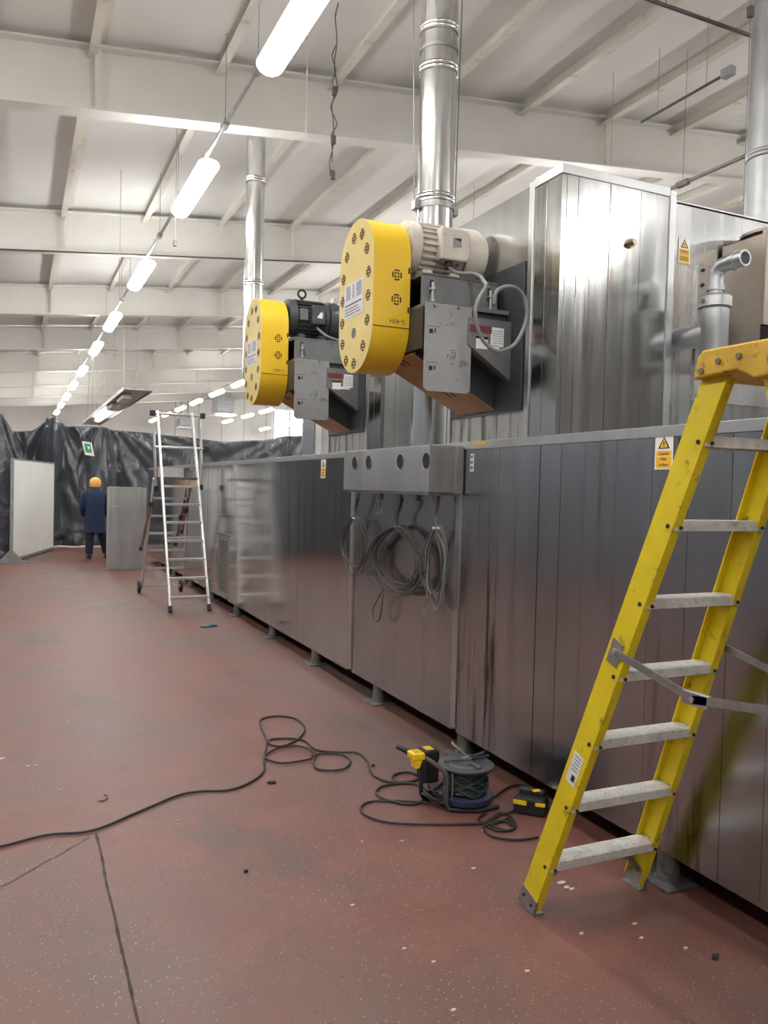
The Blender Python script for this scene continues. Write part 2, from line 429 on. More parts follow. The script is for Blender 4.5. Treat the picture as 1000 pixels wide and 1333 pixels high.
for y in (-4.4, -1.4, 1.6, 4.6, 7.6, 10.6, 13.6, 17.2, 22.6, 28, 33.4, 38.5):
    place_light(-1.9, y, 'white batten light in the row left of the aisle, outside the frame', 'batten lights left of the aisle')

# ================================================================== oven body
OX, OT, OB = 2.35, 1.825, .135
ov = thing('industrial_oven', (OX, 0, 0), 'long stainless steel industrial oven standing on short feet along the aisle', 'oven')
def opanel(y0, y1, mat, gap=.003, proud=0, z0=OB, z1=OT-.045, name='panel'):
    return build(name, MB().box((OX-proud, y0+gap/2, z0), (OX+.035, y1-gap/2, z1)), mat, ov, bevel=.0005)
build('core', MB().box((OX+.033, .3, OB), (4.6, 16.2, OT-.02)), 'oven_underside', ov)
build('under_gap_shade', MB().box((2.75, .3, 0), (4.4, 16.0, OB)), 'dark_void', ov)  # black block stands in for the shade of the open gap under the oven
segC = [.4, .75, 1.0, 1.3, 1.6, 1.78, 1.94, 2.125, 2.33, 2.53, 2.745, 2.955, 3.13, 3.3, 3.67, 4.055]
for i in range(len(segC)-1):
    strong = segC[i] in (3.3,) or segC[i+1] in (3.3,)
    opanel(segC[i], segC[i+1], 'oven_steel_stained' if segC[i] in (3.67, 2.33, 2.125) else 'oven_steel', gap=.006 if strong else (.0022 if segC[i] in (1.94, 2.125, 2.33) else .0008), proud=random.uniform(0, .0006))
segB = [4.115, 4.50, 4.90, 5.30, 5.67]
for i in range(4): opanel(segB[i], segB[i+1], 'oven_steel', gap=.0009, proud=random.uniform(-.0004, .0004)-.004)
segA = [5.735, 9.545]
opanel(5.735, 7.0, 'oven_steel_far', .0016); opanel(7.0, 8.2, 'oven_steel_far', .0016, .001); opanel(8.2, 9.545, 'oven_steel_far', .006)
opanel(9.545, 10.25, 'oven_steel_far', .006, z0=.92); opanel(9.545, 9.62, 'oven_steel_far', .004, z1=.915); opanel(10.16, 10.25, 'oven_steel_far', .004, z1=.915)
for a, b in ((10.25, 10.82), (10.82, 11.9), (11.9, 13.0), (13.0, 14.1), (14.1, 15.2), (15.2, 16.2)): opanel(a, b, 'oven_steel_far', .006, random.uniform(0, .003))
# trims: vertical straps and the top rail
for y0, y1 in ((4.055, 4.115), (5.67, 5.735)):
    build('strap', MB().box((OX-.008, y0, OB+.02), (OX+.03, y1, OT-.045)), 'trim_steel', ov, bevel=.002)
tb = [.4, 2.2, 4.06, 5.74, 8.0, 10.3, 13.0, 16.2]
for i in range(len(tb)-1):
    build('top_rail', MB().box((OX-.006, tb[i]+.002, OT-.045), (OX+.16, tb[i+1]-.002, OT)), 'trim_steel', ov, bevel=.002)
build('top_plate', MB().box((OX+.16, .4, OT-.02), (4.6, 16.2, OT)), 'galv', ov)
# grille door
gd = build('grille_frame', MB().box((OX-.004, 9.62, .145), (OX+.02, 9.67, .91)).box((OX-.004, 10.11, .145), (OX+.02, 10.16, .91)).box((OX-.004, 9.67, .145), (OX+.02, 10.11, .20)).box((OX-.004, 9.67, .86), (OX+.02, 10.11, .91)), 'trim_steel', ov)
gm = MB()
for k in range(-8, 12):
    for sgn in (1, -1):
        y0 = 9.67; z0 = .2+k*.075; pts = []
        a = (y0, z0 if sgn > 0 else z0+.44); b = (y0+.44, z0+.44 if sgn > 0 else z0)
        def clip(a, b):
            (ya, za), (yb, zb) = a, b
            lo, hi = .2, .86; t0, t1 = 0., 1.; dz = zb-za
            for lim, s in ((lo, 1), (hi, -1)):
                f0, f1 = s*(za-lim), s*(zb-lim)
                if f0 < 0 and f1 < 0: return None
                if f0 < 0: t0 = max(t0, f0/(f0-f1))
                if f1 < 0: t1 = min(t1, f0/(f0-f1))
            if t1 <= t0: return None
            return ((ya+(yb-ya)*t0, za+dz*t0), (ya+(yb-ya)*t1, za+dz*t1))
        c = clip(a, b)
        if c: gm.bar((OX+.004, *c[0]), (OX+.004, *c[1]), .016, .003, (1, 0, 0))
mesh_o = build('mesh_grille', gm, 'galv', gd); mesh_o['kind'] = 'stuff'
build('grille_back', MB().box((OX+.025, 9.62, .145), (OX+.032, 10.16, .91)), 'dark_void', gd)
# feet
def foot(y, x=2.335):
    f = build('foot', MB().lathe((x+.07, y, .012), (0, 0, 1), [(0, .052), (.02, .052), (.02, .045), (.13, .045)], 20), 'foot_grey', ov, smooth=True)
    build('foot_plate', MB().box((x-.02, y-.09, 0), (x+.16, y+.09, .012)), 'foot_grey', f, bevel=.002)
for y in (2.42, 4.04, 5.26, 6.6, 7.9, 9.35, 10.7, 12.1, 13.5, 14.9): foot(y)

# ================================================================== hoods on the oven
def hood(y0, xr, label, deep, extra):
    h = thing('exhaust_hood', (2.45, y0, OT), label, 'hood'); z0, z1 = OT, 3.155
    xa, y1 = 2.432, y0+.26
    build('core', MB().box((xa+.03, y0+.07, z0), (deep, y0+1.10, z1-.02)), 'oven_underside', h)
    seams = [xa+.028, 2.53, 2.73, 2.93, 3.12] if extra else [xa+.028, 2.55, 2.66, 2.78, 2.95]
    for i in range(len(seams)-1):
        build('near_board', MB().box((seams[i]+.0015, y0-random.uniform(0, .002), z0), (seams[i+1]-.0015, y0+.05, z1-.035)), 'hood_steel' if extra else 'galv_board', h, bevel=.001)
    xe = seams[-1]
    build('corner_trim', MB().box((xe, y0-.008, z0), (xe+.042, y0+.06, z1)), 'trim_steel', h, bevel=.002)
    build('cap_trim', MB().box((xa-.006, y0-.006, z1-.035), (xe, y0+.03, z1+.012)), 'trim_steel', h, bevel=.002)
    for a, b in ((y0, y0+.125), (y0+.125, y1-.03)):
        build('side_board', MB().box((xa, a+.0015, z0), (xa+.028, b-.0015, z1-.035)), 'hood_steel', h, bevel=.001)
    build('corner_trim', MB().box((xa-.008, y1-.03, z0), (xa+.04, y1+.012, z1)), 'trim_steel', h, bevel=.002)
    build('cap_trim', MB().box((xa-.006, y0+.03, z1-.035), (xa+.03, y1-.03, z1+.012)), 'trim_steel', h, bevel=.002)
    build('wall_panel', MB().box((2.45, y1+.012, 1.98), (2.47, y0+1.10, z1)), 'hood_mirror', h)
    build('skirt_panel', MB().box((2.45, y1+.012, z0), (2.47, y0+1.10, 1.978)), 'skirt_stained', h)
    build('far_panel', MB().box((2.49, y0+1.10, z0), (deep, y0+1.115, z1-.02)), 'galv_board', h)
    build('top_panel', MB().box((xa+.03, y0+.03, z1-.018), (xe, y0+1.10, z1)), 'galv', h)
    build('end_trim', MB().box((2.44, y0+1.085, z0), (2.49, y0+1.12, z1)), 'trim_steel', h, bevel=.002)
    build('end_panel', MB().box((xe+.042, y0+.045, z0), (deep, y0+.07, z1-.03)), 'end_steel' if extra else 'oven_steel', h)
    build('top_panel', MB().box((xe, y0+.045, z1-.04), (deep, y0+1.10, z1-.022)), 'galv', h)
    return h
h1 = hood(3.30, 3.16, 'tall stainless steel hood box with drip-stained boards, nearer of two on the oven', 4.6, True)
h2 = hood(5.42, 2.98, 'stainless steel hood box behind the nearer belt guard, farther of two on the oven', 4.6, False)
# small fitting on the near board, bolts on the recessed panel
p = at(820, 317, Y=3.3)
build('nipple', MB().lathe((p.x, 3.298, p.z), (0, -1, 0), [(0, .026), (.012, .026), (.012, .017), (.03, .017), (.03, .013), (.036, .013)], 12), 'brass', h1, smooth=True)
for px, py in ((945, 270), (915, 258), (880, 250)):
    pass
ap = build('access_plate', MB().box((3.37, 3.33, 2.07), (3.95, 3.346, 2.81)), 'trim_steel', h1, bevel=.002)
for x, z in ((3.40, 2.78), (3.40, 2.70), (3.395, 2.20), (3.395, 2.10)):
    build('bolt', MB().cyl((x, 3.33, z), (x, 3.318, z), .009, n=6), 'rubber', ap)
# ---- bypass pipe with trap body
pv = thing('pipe_trap', (3.25, 3.1, 2.2), 'grey cast pipe trap with elbow sticking out of the hood beside yellow sign', 'pipe')
build('branch_pipe', MB().lathe((3.25, 3.348, 2.385), (0, -1, 0), [(0, .066), (.01, .066), (.01, .058), (.13, .058), (.16, .064), (.25, .064)], 24), 'galv', pv, smooth=True)
body = build('trap_body', MB().lathe((3.25, 3.09, 2.27), (0, 0, 1), [(0, .03), (.0, .045), (.015, .066), (.03, .066), (.035, .070), (.235, .070), (.24, .062), (.25, .062)], 28), 'galv', pv, smooth=True)
build('collar', MB().lathe((3.25, 3.09, 2.515), (0, 0, 1), [(0, .062), (.0, .082), (.05, .082), (.06, .07), (.065, .05)], 28), 'galv', pv, smooth=True)
build('bolt', MB().cyl((3.17, 3.09, 2.54), (3.155, 3.09, 2.54), .012, n=6), 'galv_bar', pv)
build('neck', MB().lathe((3.25, 3.09, 2.57), (0, 0, 1), [(0, .036), (.03, .036), (.03, .044), (.055, .044), (.055, .036), (.07, .036)], 20), 'galv', pv, smooth=True)
el = [(3.25, 3.09, 2.62), (3.25, 3.09, 2.66), (3.25, 3.083, 2.695), (3.25, 3.06, 2.718), (3.25, 3.02, 2.725), (3.25, 2.98, 2.725)]
build('elbow', MB().tube(smooth_path(el, 4), .038, 18), 'galv', pv, smooth=True)
build('union_nut', MB().lathe((3.25, 2.985, 2.725), (0, -1, 0), [(0, .038), (0, .046), (.03, .046), (.03, .041), (.075, .041), (.075, .032), (.03, .032)], 18), 'galv', pv, smooth=True)
# ---- brown steel box with flange collar
bx = thing('steel_vent_box', (3.54, 3.05, 2.35), 'brown tinted steel vent box with round collar at the right edge', 'box')
build('shell', MB().box((3.54, 3.06, 2.33), (4.10, 3.33, 2.93)), 'brown_steel', bx, bevel=.004)
build('near_flange', MB().box((3.535, 3.035, 2.45), (4.12, 3.06, 2.945)), 'brown_steel', bx, bevel=.003)
build('collar', MB().lathe((3.80, 3.19, 2.93), (0, 0, 1), [(0, .17), (.035, .17), (.045, .195), (.06, .195), (.06, .15), (.01, .15)], 40), 'brown_steel', bx, smooth=True)
build('bracket', MB().box((3.545, 3.0, 2.36), (3.66, 3.06, 2.44)), 'rubber', bx)

# ================================================================== fan units
def arc_plate(mb, r0, r1, a0, a1, n=5):
    vs = []
    for k in range(n+1):
        a = a0+(a1-a0)*k/n
        for r in (r0, r1):
            for z in (0, .0012): vs.append((r*cos(a), r*sin(a), z))
    fs = []
    for k in range(n):
        o = 4*k; fs += [(o+1, o+3, o+7, o+5), (o, o+4, o+6, o+2), (o, o+1, o+5, o+4), (o+2, o+6, o+7, o+3)]
    fs += [(0, 2, 3, 1), (4*n, 4*n+1, 4*n+3, 4*n+2)]
    mb.add(vs, fs)
ros = MB()
for k in range(4):
    arc_plate(ros, .0215, .0295, k*pi/2+.17+pi/4, (k+1)*pi/2-.17+pi/4, 8)
    arc_plate(ros, .0085, .0165, k*pi/2+.2, (k+1)*pi/2-.2, 7)
ros_me = bpy.data.meshes.new('vent'); ros_me.from_pydata([tuple(v) for v in ros.v], [], ros.f); ros_me.materials.append(M['vent_brown'])
def vent(parent, pos, rot):
    o = bpy.data.objects.new('vent', ros_me); link(o, parent, ORG[parent]); o.location = Vector(pos)-ORG[parent]; o.rotation_euler = rot
FACE = (0, -pi/2, 0); BAND = (pi/2, 0, 0)
def fan_unit(dy, motor, label):
    f = thing('fan_unit', (2.45, 4.16+dy, 2.0), label, 'fan')
    Y = lambda y: y+dy
    gx0, gx1, cy, r, zb, zt = 1.70, 1.915, Y(4.16), .24, 2.185, 3.02
    def stad(rr, n=22):
        pts = []
        for k in range(n+1): a = pi*k/n; pts.append((cy+rr*cos(a), zt-r+rr*sin(a)))
        for k in range(n+1): a = pi+pi*k/n; pts.append((cy+rr*cos(a), zb+r+rr*sin(a)))
        return pts
    g = build('belt_guard', MB().prism([(gx0+.002, y, z) for y, z in stad(r)], (gx1-gx0-.002, 0, 0)), 'guard_yellow', f, smooth=True)
    build('cover_plate', MB().prism([(gx0-.002, y, z) for y, z in stad(r+.002)], (.004, 0, 0)), 'guard_face', g)
    build('cover_seam', MB().box((gx0+.004, cy-r-.0008, 2.405), (gx1, cy-r+.002, 2.409)), 'vent_brown', g)
    for y, z in [(4.20, 2.93), (4.085, 2.925), (4.30, 2.85), (4.015, 2.83), (4.345, 2.735), (3.985, 2.70), (4.352, 2.61), (3.985, 2.575), (4.352, 2.485), (3.99, 2.445), (4.34, 2.365), (4.04, 2.315), (4.28, 2.265), (4.165, 2.235)]:
        vent(g, (gx0-.0025, Y(y), z), FACE)
    for z in (2.685, 2.555): vent(g, (1.835, cy-r, z), BAND)
    build('shaft_hole', MB().cyl((gx0-.003, Y(4.175), 2.405), (gx0-.0015, Y(4.175), 2.405), .030, n=20), 'cable_dark', g)
    # notice with columns of small print
    s = build('notice', MB().box((gx0-.0035, Y(4.05), 2.50), (gx0-.002, Y(4.325), 2.69)), 'white_paper', g)
    for k in range(7):
        z = 2.672-.0115*k
        for a, b in ((4.30, 4.235), (4.205, 4.18), (4.15, 4.07)):
            build('print_line', MB().box((gx0-.0042, Y(a-random.uniform(0, .01)), z), (gx0-.0034, Y(b), z+.006)), 'ink_grey', s)
    build('print_line', MB().box((gx0-.0042, Y(4.31), 2.568), (gx0-.0034, Y(4.07), 2.576)), 'red_print', s)
    for k in range(3): build('print_line', MB().box((gx0-.0042, Y(4.31), 2.515+.016*k), (gx0-.0034, Y(4.08+.02*k), 2.521+.016*k)), 'ink_grey', s)
    text_obj('lettering', 'S-40H', .036, 'ink_faint', g, (1.842, cy-r-.0005, 2.440), (-1, 0, 0), (0, 0, -1))
    for z in (2.70, 2.49): build('latch', MB().box((1.902, cy-r-.006, z), (1.91, cy-r, z+.03)), 'rubber', g)
    # mounting plate on the hood wall, platform, body, sloping chute
    yn, yf = Y(3.60), Y(4.36)
    build('wall_plate', MB().box((2.425, yn, 1.985), (2.448, yf, 2.765)), 'fan_dark', f, bevel=.003)
    build('platform', MB().box((1.93, Y(3.735), 2.502), (2.425, yf, 2.525)), 'fan_grey', f, bevel=.002)
    build('housing', MB().prism([(1.93, Y(3.76), 2.50), (2.425, Y(3.76), 2.50), (2.425, Y(3.76), 2.16), (2.16, Y(3.76), 2.33), (1.93, Y(3.76), 2.33)], (0, .56, 0)), 'fan_dark', f, bevel=.003)
    web = build('side_web', MB().prism([(2.16, Y(3.705), 2.46), (2.425, Y(3.705), 2.46), (2.425, Y(3.705), 2.145), (2.16, Y(3.705), 2.315)], (0, .055, 0)), 'web_grey', f, bevel=.003)
    for mt, x0, x1, z0, z1 in (('red_print', 2.165, 2.30, 2.385, 2.422), ('white_paper', 2.295, 2.375, 2.32, 2.42), ('white_paper', 2.205, 2.275, 2.30, 2.365), ('sign_yellow', 2.205, 2.275, 2.352, 2.367), ('white_paper', 2.27, 2.35, 2.305, 2.325)):
        build('sticker', MB().box((x0, Y(3.7025), z0), (x1, Y(3.705), z1)), mt, web)
    for k in range(6): build('print_line', MB().box((2.305, Y(3.7018), 2.335+.013*k), (2.368, Y(3.7026), 2.339+.013*k)), 'ink_grey', web)
    build('chute', MB().prism([(1.93, Y(3.87), 2.40), (2.425, Y(3.87), 2.20), (2.425, Y(3.87), 2.008), (1.93, Y(3.87), 2.265)], (0, .38, 0)), 'fan_dark', f, bevel=.002)
    cf = build('chute_floor', MB().prism([(1.912, Y(3.86), 2.269), (2.43, Y(3.86), 2.003), (2.43, Y(3.86), 1.997), (1.912, Y(3.86), 2.263)], (0, .40, 0)), 'chute_orange', f)
    for a in (.16, .67):
        for o_ in (0, .05):
            c = Vector((1.852, Y(4.02+o_), 2.2925))+Vector((.578, 0, -.297))*a
            build('slot', MB().bar(c-Vector((.03, 0, -.0154)), c+Vector((.03, 0, -.0154)), .010, .002, (.457, 0, .889)), 'vent_brown', cf)
    build('bearing_post', MB().box((1.918, Y(3.765), 2.285), (1.99, Y(4.3), 2.50)), 'fan_dark', f)
    # hanging side plate
    sp = build('side_plate', MB().prism([(1.905, Y(3.715), 2.512), (2.182, Y(3.715), 2.512), (2.182, Y(3.715), 2.075), (2.165, Y(3.715), 2.058), (1.925, Y(3.715), 2.058), (1.905, Y(3.715), 2.075)], (0, .006, 0)), 'plate_grey', f)
    for x, z, w, h in ((1.912, 2.345, .075, .05), (1.914, 2.155, .075, .055)):
        build('sticker', MB().box((x, Y(3.7135), z), (x+w, Y(3.715), z+h)), 'plate_grey', sp)
        build('print_line', MB().box((x+.004, Y(3.713), z+h-.006), (x+w, Y(3.7142), z+h-.003)), 'red_print', sp)
        build('print_line', MB().box((x+.018, Y(3.713), z+.008), (x+.04, Y(3.7142), z+.032)), 'vent_brown', sp)
        build('print_line', MB().box((x+.048, Y(3.713), z+.012), (x+.056, Y(3.7142), z+.036)), 'vent_brown', sp)
    for hx_, hz, hw, hh in ((2.060, 2.275, .022, .003), (2.062, 2.262, .018, .003), (2.060, 2.245, .022, .003), (2.063, 2.228, .003, .016), (2.076, 2.228, .003, .016), (2.060, 2.205, .022, .003), (2.085, 2.240, .003, .03), (2.040, 2.25, .012, .003), (2.040, 2.235, .003, .018)):
        build('pen_stroke', MB().box((hx_, Y(3.7142), hz), (hx_+hw, Y(3.7152), hz+hh)), 'ink', sp)
    for x in (1.96, 2.10): build('bolt', MB().cyl((x, Y(3.715), 2.50), (x, Y(3.704), 2.50), .008, n=8), 'galv_bar', sp)
    # motor slide base with slotted front
    mb_ = build('motor_base', MB().box((1.935, Y(3.815), 2.525), (2.40, Y(3.835), 2.685)).box((1.935, Y(3.815), 2.675), (2.40, Y(4.32), 2.69)).box((1.935, Y(4.30), 2.525), (2.40, Y(4.32), 2.685)), 'fan_grey', f, bevel=.003)
    for x in (1.99, 2.345):
        build('slot', MB().box((x-.011, Y(3.8135), 2.585), (x+.011, Y(3.815), 2.655)), 'ink', mb_)
        build('bolt', MB().cyl((x, Y(3.80), 2.525), (x, Y(3.80), 2.64), .009, n=8).cyl((x, Y(3.80), 2.53), (x, Y(3.80), 2.548), .018, n=6).cyl((x, Y(3.80), 2.60), (x, Y(3.80), 2.612), .018, n=6), 'galv_bar', mb_)
    my, mz = Y(4.08), 2.885
    mr = .150
    mo = build('motor', MB().lathe((1.925, my, mz), (1, 0, 0), [(0, .06), (.01, mr*.95), (.07, mr*.98), (.075, mr*.88), (.30, mr*.88), (.305, mr*.98), (.335, mr*.98), (.34, mr*.90)], 32), motor, f, smooth=True)
    build('fan_cowl', MB().lathe((2.272, my, mz), (1, 0, 0), [(0, mr*1.03), (.10, mr*1.05), (.14, mr*.92), (.15, mr*.5)], 32), motor, mo, smooth=True)
    n_f = 26
    fins = MB()
    for k in range(n_f):
        a = 2*pi*k/n_f
        if abs((a-pi*1.5+pi) % (2*pi)-pi) < .35: continue
        c = Vector((0, cos(a), sin(a)))
        fins.bar(Vector((2.0, my, mz))+c*mr*.93, Vector((2.23, my, mz))+c*mr*.93, .006 if motor == 'motor_blue' else .010, mr*.14, c)
    fo = build('cooling_fins', fins, motor, mo)
    for x in (2.03, 2.20):
        build('motor_foot', MB().box((x-.03, my-.14, 2.69), (x+.03, my+.14, 2.745)), motor, mo, bevel=.006)
    if motor == 'motor_cream':
        tbx = build('terminal_box', MB().prism([(2.085, my-.12, 2.80), (2.085, my-.12, 2.975), (2.245, my-.12, 2.975), (2.265, my-.12, 2.95), (2.265, my-.12, 2.83), (2.24, my-.12, 2.80)], (0, -.07, 0)), motor, mo, bevel=.01)
        build('emblem', MB().prism([(2.155, my-.191, 2.87), (2.155, my-.191, 2.92), (2.205, my-.191, 2.925), (2.205, my-.191, 2.875)], (0, -.002, 0)), 'plate_grey', tbx)
        build('emblem_mark', MB().prism([(2.158, my-.194, 2.917), (2.202, my-.194, 2.921), (2.202, my-.194, 2.905)], (0, -.001, 0)), 'ink', tbx)
        build('gland', MB().cyl((2.15, my-.15, 2.805), (2.15, my-.15, 2.76), .02, n=12), 'rubber', tbx)
    else:
        tbx = build('terminal_box', MB().box((2.10, my-.19, 2.82), (2.21, my-.11, 2.97)), motor, mo, bevel=.008)
        build('emblem', MB().prism([(2.135, my-.192, 2.87), (2.18, my-.192, 2.865), (2.185, my-.192, 2.91), (2.165, my-.192, 2.915)], (0, -.002, 0)), 'white_paper', tbx)
        build('rating_plate', MB().box((2.01, my-.155, 2.85), (2.075, my-.13, 2.94)), 'fan_grey', mo, bevel=.003)
        ey = [(2.07+.032*cos(2*pi*k/16), my, 3.085+.032*sin(2*pi*k/16)) for k in range(16)]
        build('lifting_eye', MB().tube(ey, .009, 8, True).cyl((2.07, my, mz+mr*.9), (2.07, my, 3.055), .012, n=10), 'rubber', mo, smooth=True)
    return f
fan1 = fan_unit(0, 'motor_cream', 'fan drive with large yellow belt guard and cream motor, nearer of two')
fan2 = fan_unit(2.13, 'motor_blue', 'fan drive with yellow belt guard and dark finned motor, farther of two')
# looped cable from the cream motor
lp = [at(x, y, Y=3.50) for x, y in ((634, 372), (622, 392), (619, 410), (624, 433), (635, 450), (650, 457), (668, 450), (680, 432), (686, 410), (683, 388), (672, 375), (655, 374), (645, 382), (643, 396))]
cl = [(2.15, 3.93, 2.77), (2.16, 3.84, 2.72), (2.21, 3.72, 2.69)]+lp[:1]
o = build('motor_cable', MB().tube(smooth_path(cl, 6), .010, 8), 'cable_grey', fan1, smooth=True)
build('motor_cable', MB().tube(smooth_path(lp, 6), .010, 8), 'cable_grey', fan1, smooth=True)
c2 = [(2.15, 6.06, 2.80), (2.20, 5.98, 2.73), (2.30, 5.96, 2.70), (2.40, 5.95, 2.705)]
build('motor_cable', MB().tube(smooth_path(c2, 6), .010, 8), 'cable_grey', fan2, smooth=True)

# ================================================================== flues
def flue(x, y, z0, z1, r, label, bands, mat='flue_steel'):
    t = thing('flue_pipe', (x, y, z0), label, 'flue'); z1 = roof_z(x-r)-.004
    zs = [z0]+bands+[z1]
    for i in range(len(zs)-1):
        build('pipe_section', MB().cyl((x, y, zs[i]+.002), (x, y, zs[i+1]-.002), r, n=40), mat, t, smooth=True)
    for b in bands:
        build('band', MB().lathe((x, y, b-.03), (0, 0, 1), [(0, r), (.005, r+.006), (.012, r+.002), (.022, r+.002), (.03, r+.007), (.038, r+.002), (.05, r+.002), (.055, r+.006), (.06, r)], 40), mat, t, smooth=True)
    return t
f1 = flue(2.565, 4.9, OT, 5.52, .124, 'shiny steel flue pipe rising behind the cream motor to the roof', [2.9, 3.5, 4.36, 4.62])
cz = 3.45
build('clamp_ring', MB().lathe((2.565, 4.9, cz-.02), (0, 0, 1), [(0, .124), (0, .131), (.04, .131), (.04, .124)], 40), 'galv_bar', f1, smooth=True)
for s in (-1, 1):
    build('clamp_lug', MB().box((2.565+s*.13, 4.87, cz-.03), (2.565+s*.165, 4.93, cz+.03)), 'galv_bar', f1)
    build('guy_wire', MB().cyl((2.565+s*.155, 4.9, cz), (2.565+s*.20, 4.95, roof_z(2.36)-.01), .004, n=6), 'wire', f1)
build('clamp_ring', MB().lathe((2.565, 4.9, 4.48), (0, 0, 1), [(0, .124), (0, .130), (.02, .130), (.02, .124)], 40), 'galv_bar', f1, smooth=True)
f2 = flue(2.235, 8.3, 2.80, 5.54, .097, 'shiny steel flue pipe behind the farther yellow belt guard', [3.65, 4.7])
el = [(2.235, 8.3, 2.81), (2.235, 8.3, 2.72), (2.26, 8.3, 2.64), (2.34, 8.3, 2.58), (2.45, 8.3, 2.565), (2.85, 8.3, 2.565)]
build('pipe_section', MB().tube(smooth_path(el, 5), .096, 28), 'flue_steel', f2, smooth=True)
build('riser', MB().cyl((2.95, 8.3, OT), (2.95, 8.3, 2.75), .14, n=28), 'flue_steel', f2, smooth=True)
f3 = flue(4.72, 4.05, 3.10, 5.75, .15, 'pale grey flue pipe at the right edge of the frame', [3.9], 'galv')

# ================================================================== signs
def sign(label, o, xd, w, h, lines, kind='!'):
    """o: top-left corner as seen; xd: reading direction; lies on the face"""
    o, xd = Vector(o), Vector(xd); zd = Vector((0, 0, 1)); nrm = xd.cross(zd)
    c = thing('warning_sign', o-zd*h, label, 'sign')
    P = lambda u, v, d=0: o+xd*u*w-zd*v*h+nrm*d
    def patch(name, mat, poly, d0, d1):
        return build(name, MB().prism([P(u, v, d0) for u, v in poly], nrm*(d1-d0)), mat, c)
    patch('plate', 'sign_white', ((0, 0), (1, 0), (1, 1), (0, 1)), .0005, .002)
    patch('yellow_field', 'sign_yellow', ((.07, .46), (.93, .46), (.93, .96), (.07, .96)), .002, .0026)
    patch('triangle_border', 'ink', ((.5, .05), (.83, .40), (.17, .40)), .002, .0026)
    patch('triangle', 'sign_yellow', ((.5, .11), (.71, .37), (.29, .37)), .0026, .0031)
    if kind == '!':
        patch('mark', 'ink', ((.46, .19), (.54, .19), (.52, .30), (.48, .30)), .0031, .0036)
        patch('mark', 'ink', ((.47, .315), (.53, .315), (.53, .35), (.47, .35)), .0031, .0036)
    else:
        patch('mark', 'ink', ((.52, .17), (.44, .28), (.50, .28), (.46, .36), (.57, .25), (.51, .25)), .0031, .0036)
    for s, v, sz in lines:
        if s: text_obj('lettering', s, sz*h, 'ink', c, P(.5, v, .003), xd, zd, .0003)
        else: patch('printed_line', 'ink_faint', ((.14, v-sz/2), (.86, v-sz/2), (.86, v+sz/2), (.14, v+sz/2)), .0026, .0031)
    patch('rule', 'sign_white', ((.07, .615), (.93, .615), (.93, .625), (.07, .625)), .0026, .003)
    return c
sign('white and yellow Caution Hot surface sign at the top of the oven by ladder', (OX-.0025, 2.512, 1.789), (0, -1, 0), .098, .138, (('Caution', .545, .13), ('Hot', .70, .14), ('surface', .86, .13)))
sign('white and yellow warning sign high on the recessed hood panel above pipe', (3.235, 3.343, 2.943), (1, 0, 0), .082, .140, ((None, .53, .045), (None, .60, .03), (None, .76, .04), (None, .85, .045)), 'z')
sign('small yellow hazard tag hanging below the oven top rail near control box', (OX-.0025, 6.43, 1.775), (0, -1, 0), .11, .155, (('Caution', .545, .12), ('Hot', .70, .13), ('surface', .86, .12)))
sg = build('instruction_label', MB().box((OX-.0025, 3.935, 1.655), (OX-.0003, 3.972, 1.755)), 'sign_white', org=(OX, 3.935, 1.655))
tag(sg, 'tiny white label with three marks beside the control box', 'label')
for k in range(3):
    build('printed_mark', MB().box((OX-.0032, 3.940, 1.667+.031*k), (OX-.0024, 3.967, 1.685+.031*k)), 'ink_grey', sg)
st = build('adhesive_tape', MB().box((OX-.0075, 3.80, 1.802), (OX-.006, 3.93, 1.818)), 'plug_yellow', org=(OX, 3.8, 1.802)); tag(st, 'short strip of yellow tape on the oven top rail', 'tape')

# ================================================================== control box and cable coils
cb = thing('control_box', (2.23, 4.7, 1.53), 'stainless control box with four round holes on the oven front', 'control box')
bxm = build('casing', MB().box((2.118, 4.04, 1.532), (OX-.009, 5.335, 1.80)), 'trim_steel', cb, bevel=.003)
for x, y in ((462, 603), (480, 602), (521, 601), (555, 600)):
    p = at(x, y, X=2.117)
    build('hole', MB().cyl((2.1165, p.y, p.z), (2.119, p.y, p.z), .046, n=24), 'dark_void', bxm)
    build('hole_rim', MB().tube([(2.1165, p.y+.047*cos(2*pi*k/24), p.z+.047*sin(2*pi*k/24)) for k in range(24)], .002, 6, True), 'galv_bar', bxm, smooth=True)
build('end_flange', MB().box((2.29, 4.034, 1.528), (OX-.008, 4.06, 1.80)), 'trim_steel', cb, bevel=.002)
build('under_plate', MB().box((2.13, 4.05, 1.515), (OX-.01, 5.32, 1.532)), 'oven_steel', cb)
glands = []
for px in (467, 497, 522, 570):
    p = at(px, 645, X=2.29); glands.append(p)
    build('gland', MB().cyl((2.28, p.y, 1.516), (2.28, p.y, 1.47), .022, n=10), 'brown_steel', cb)
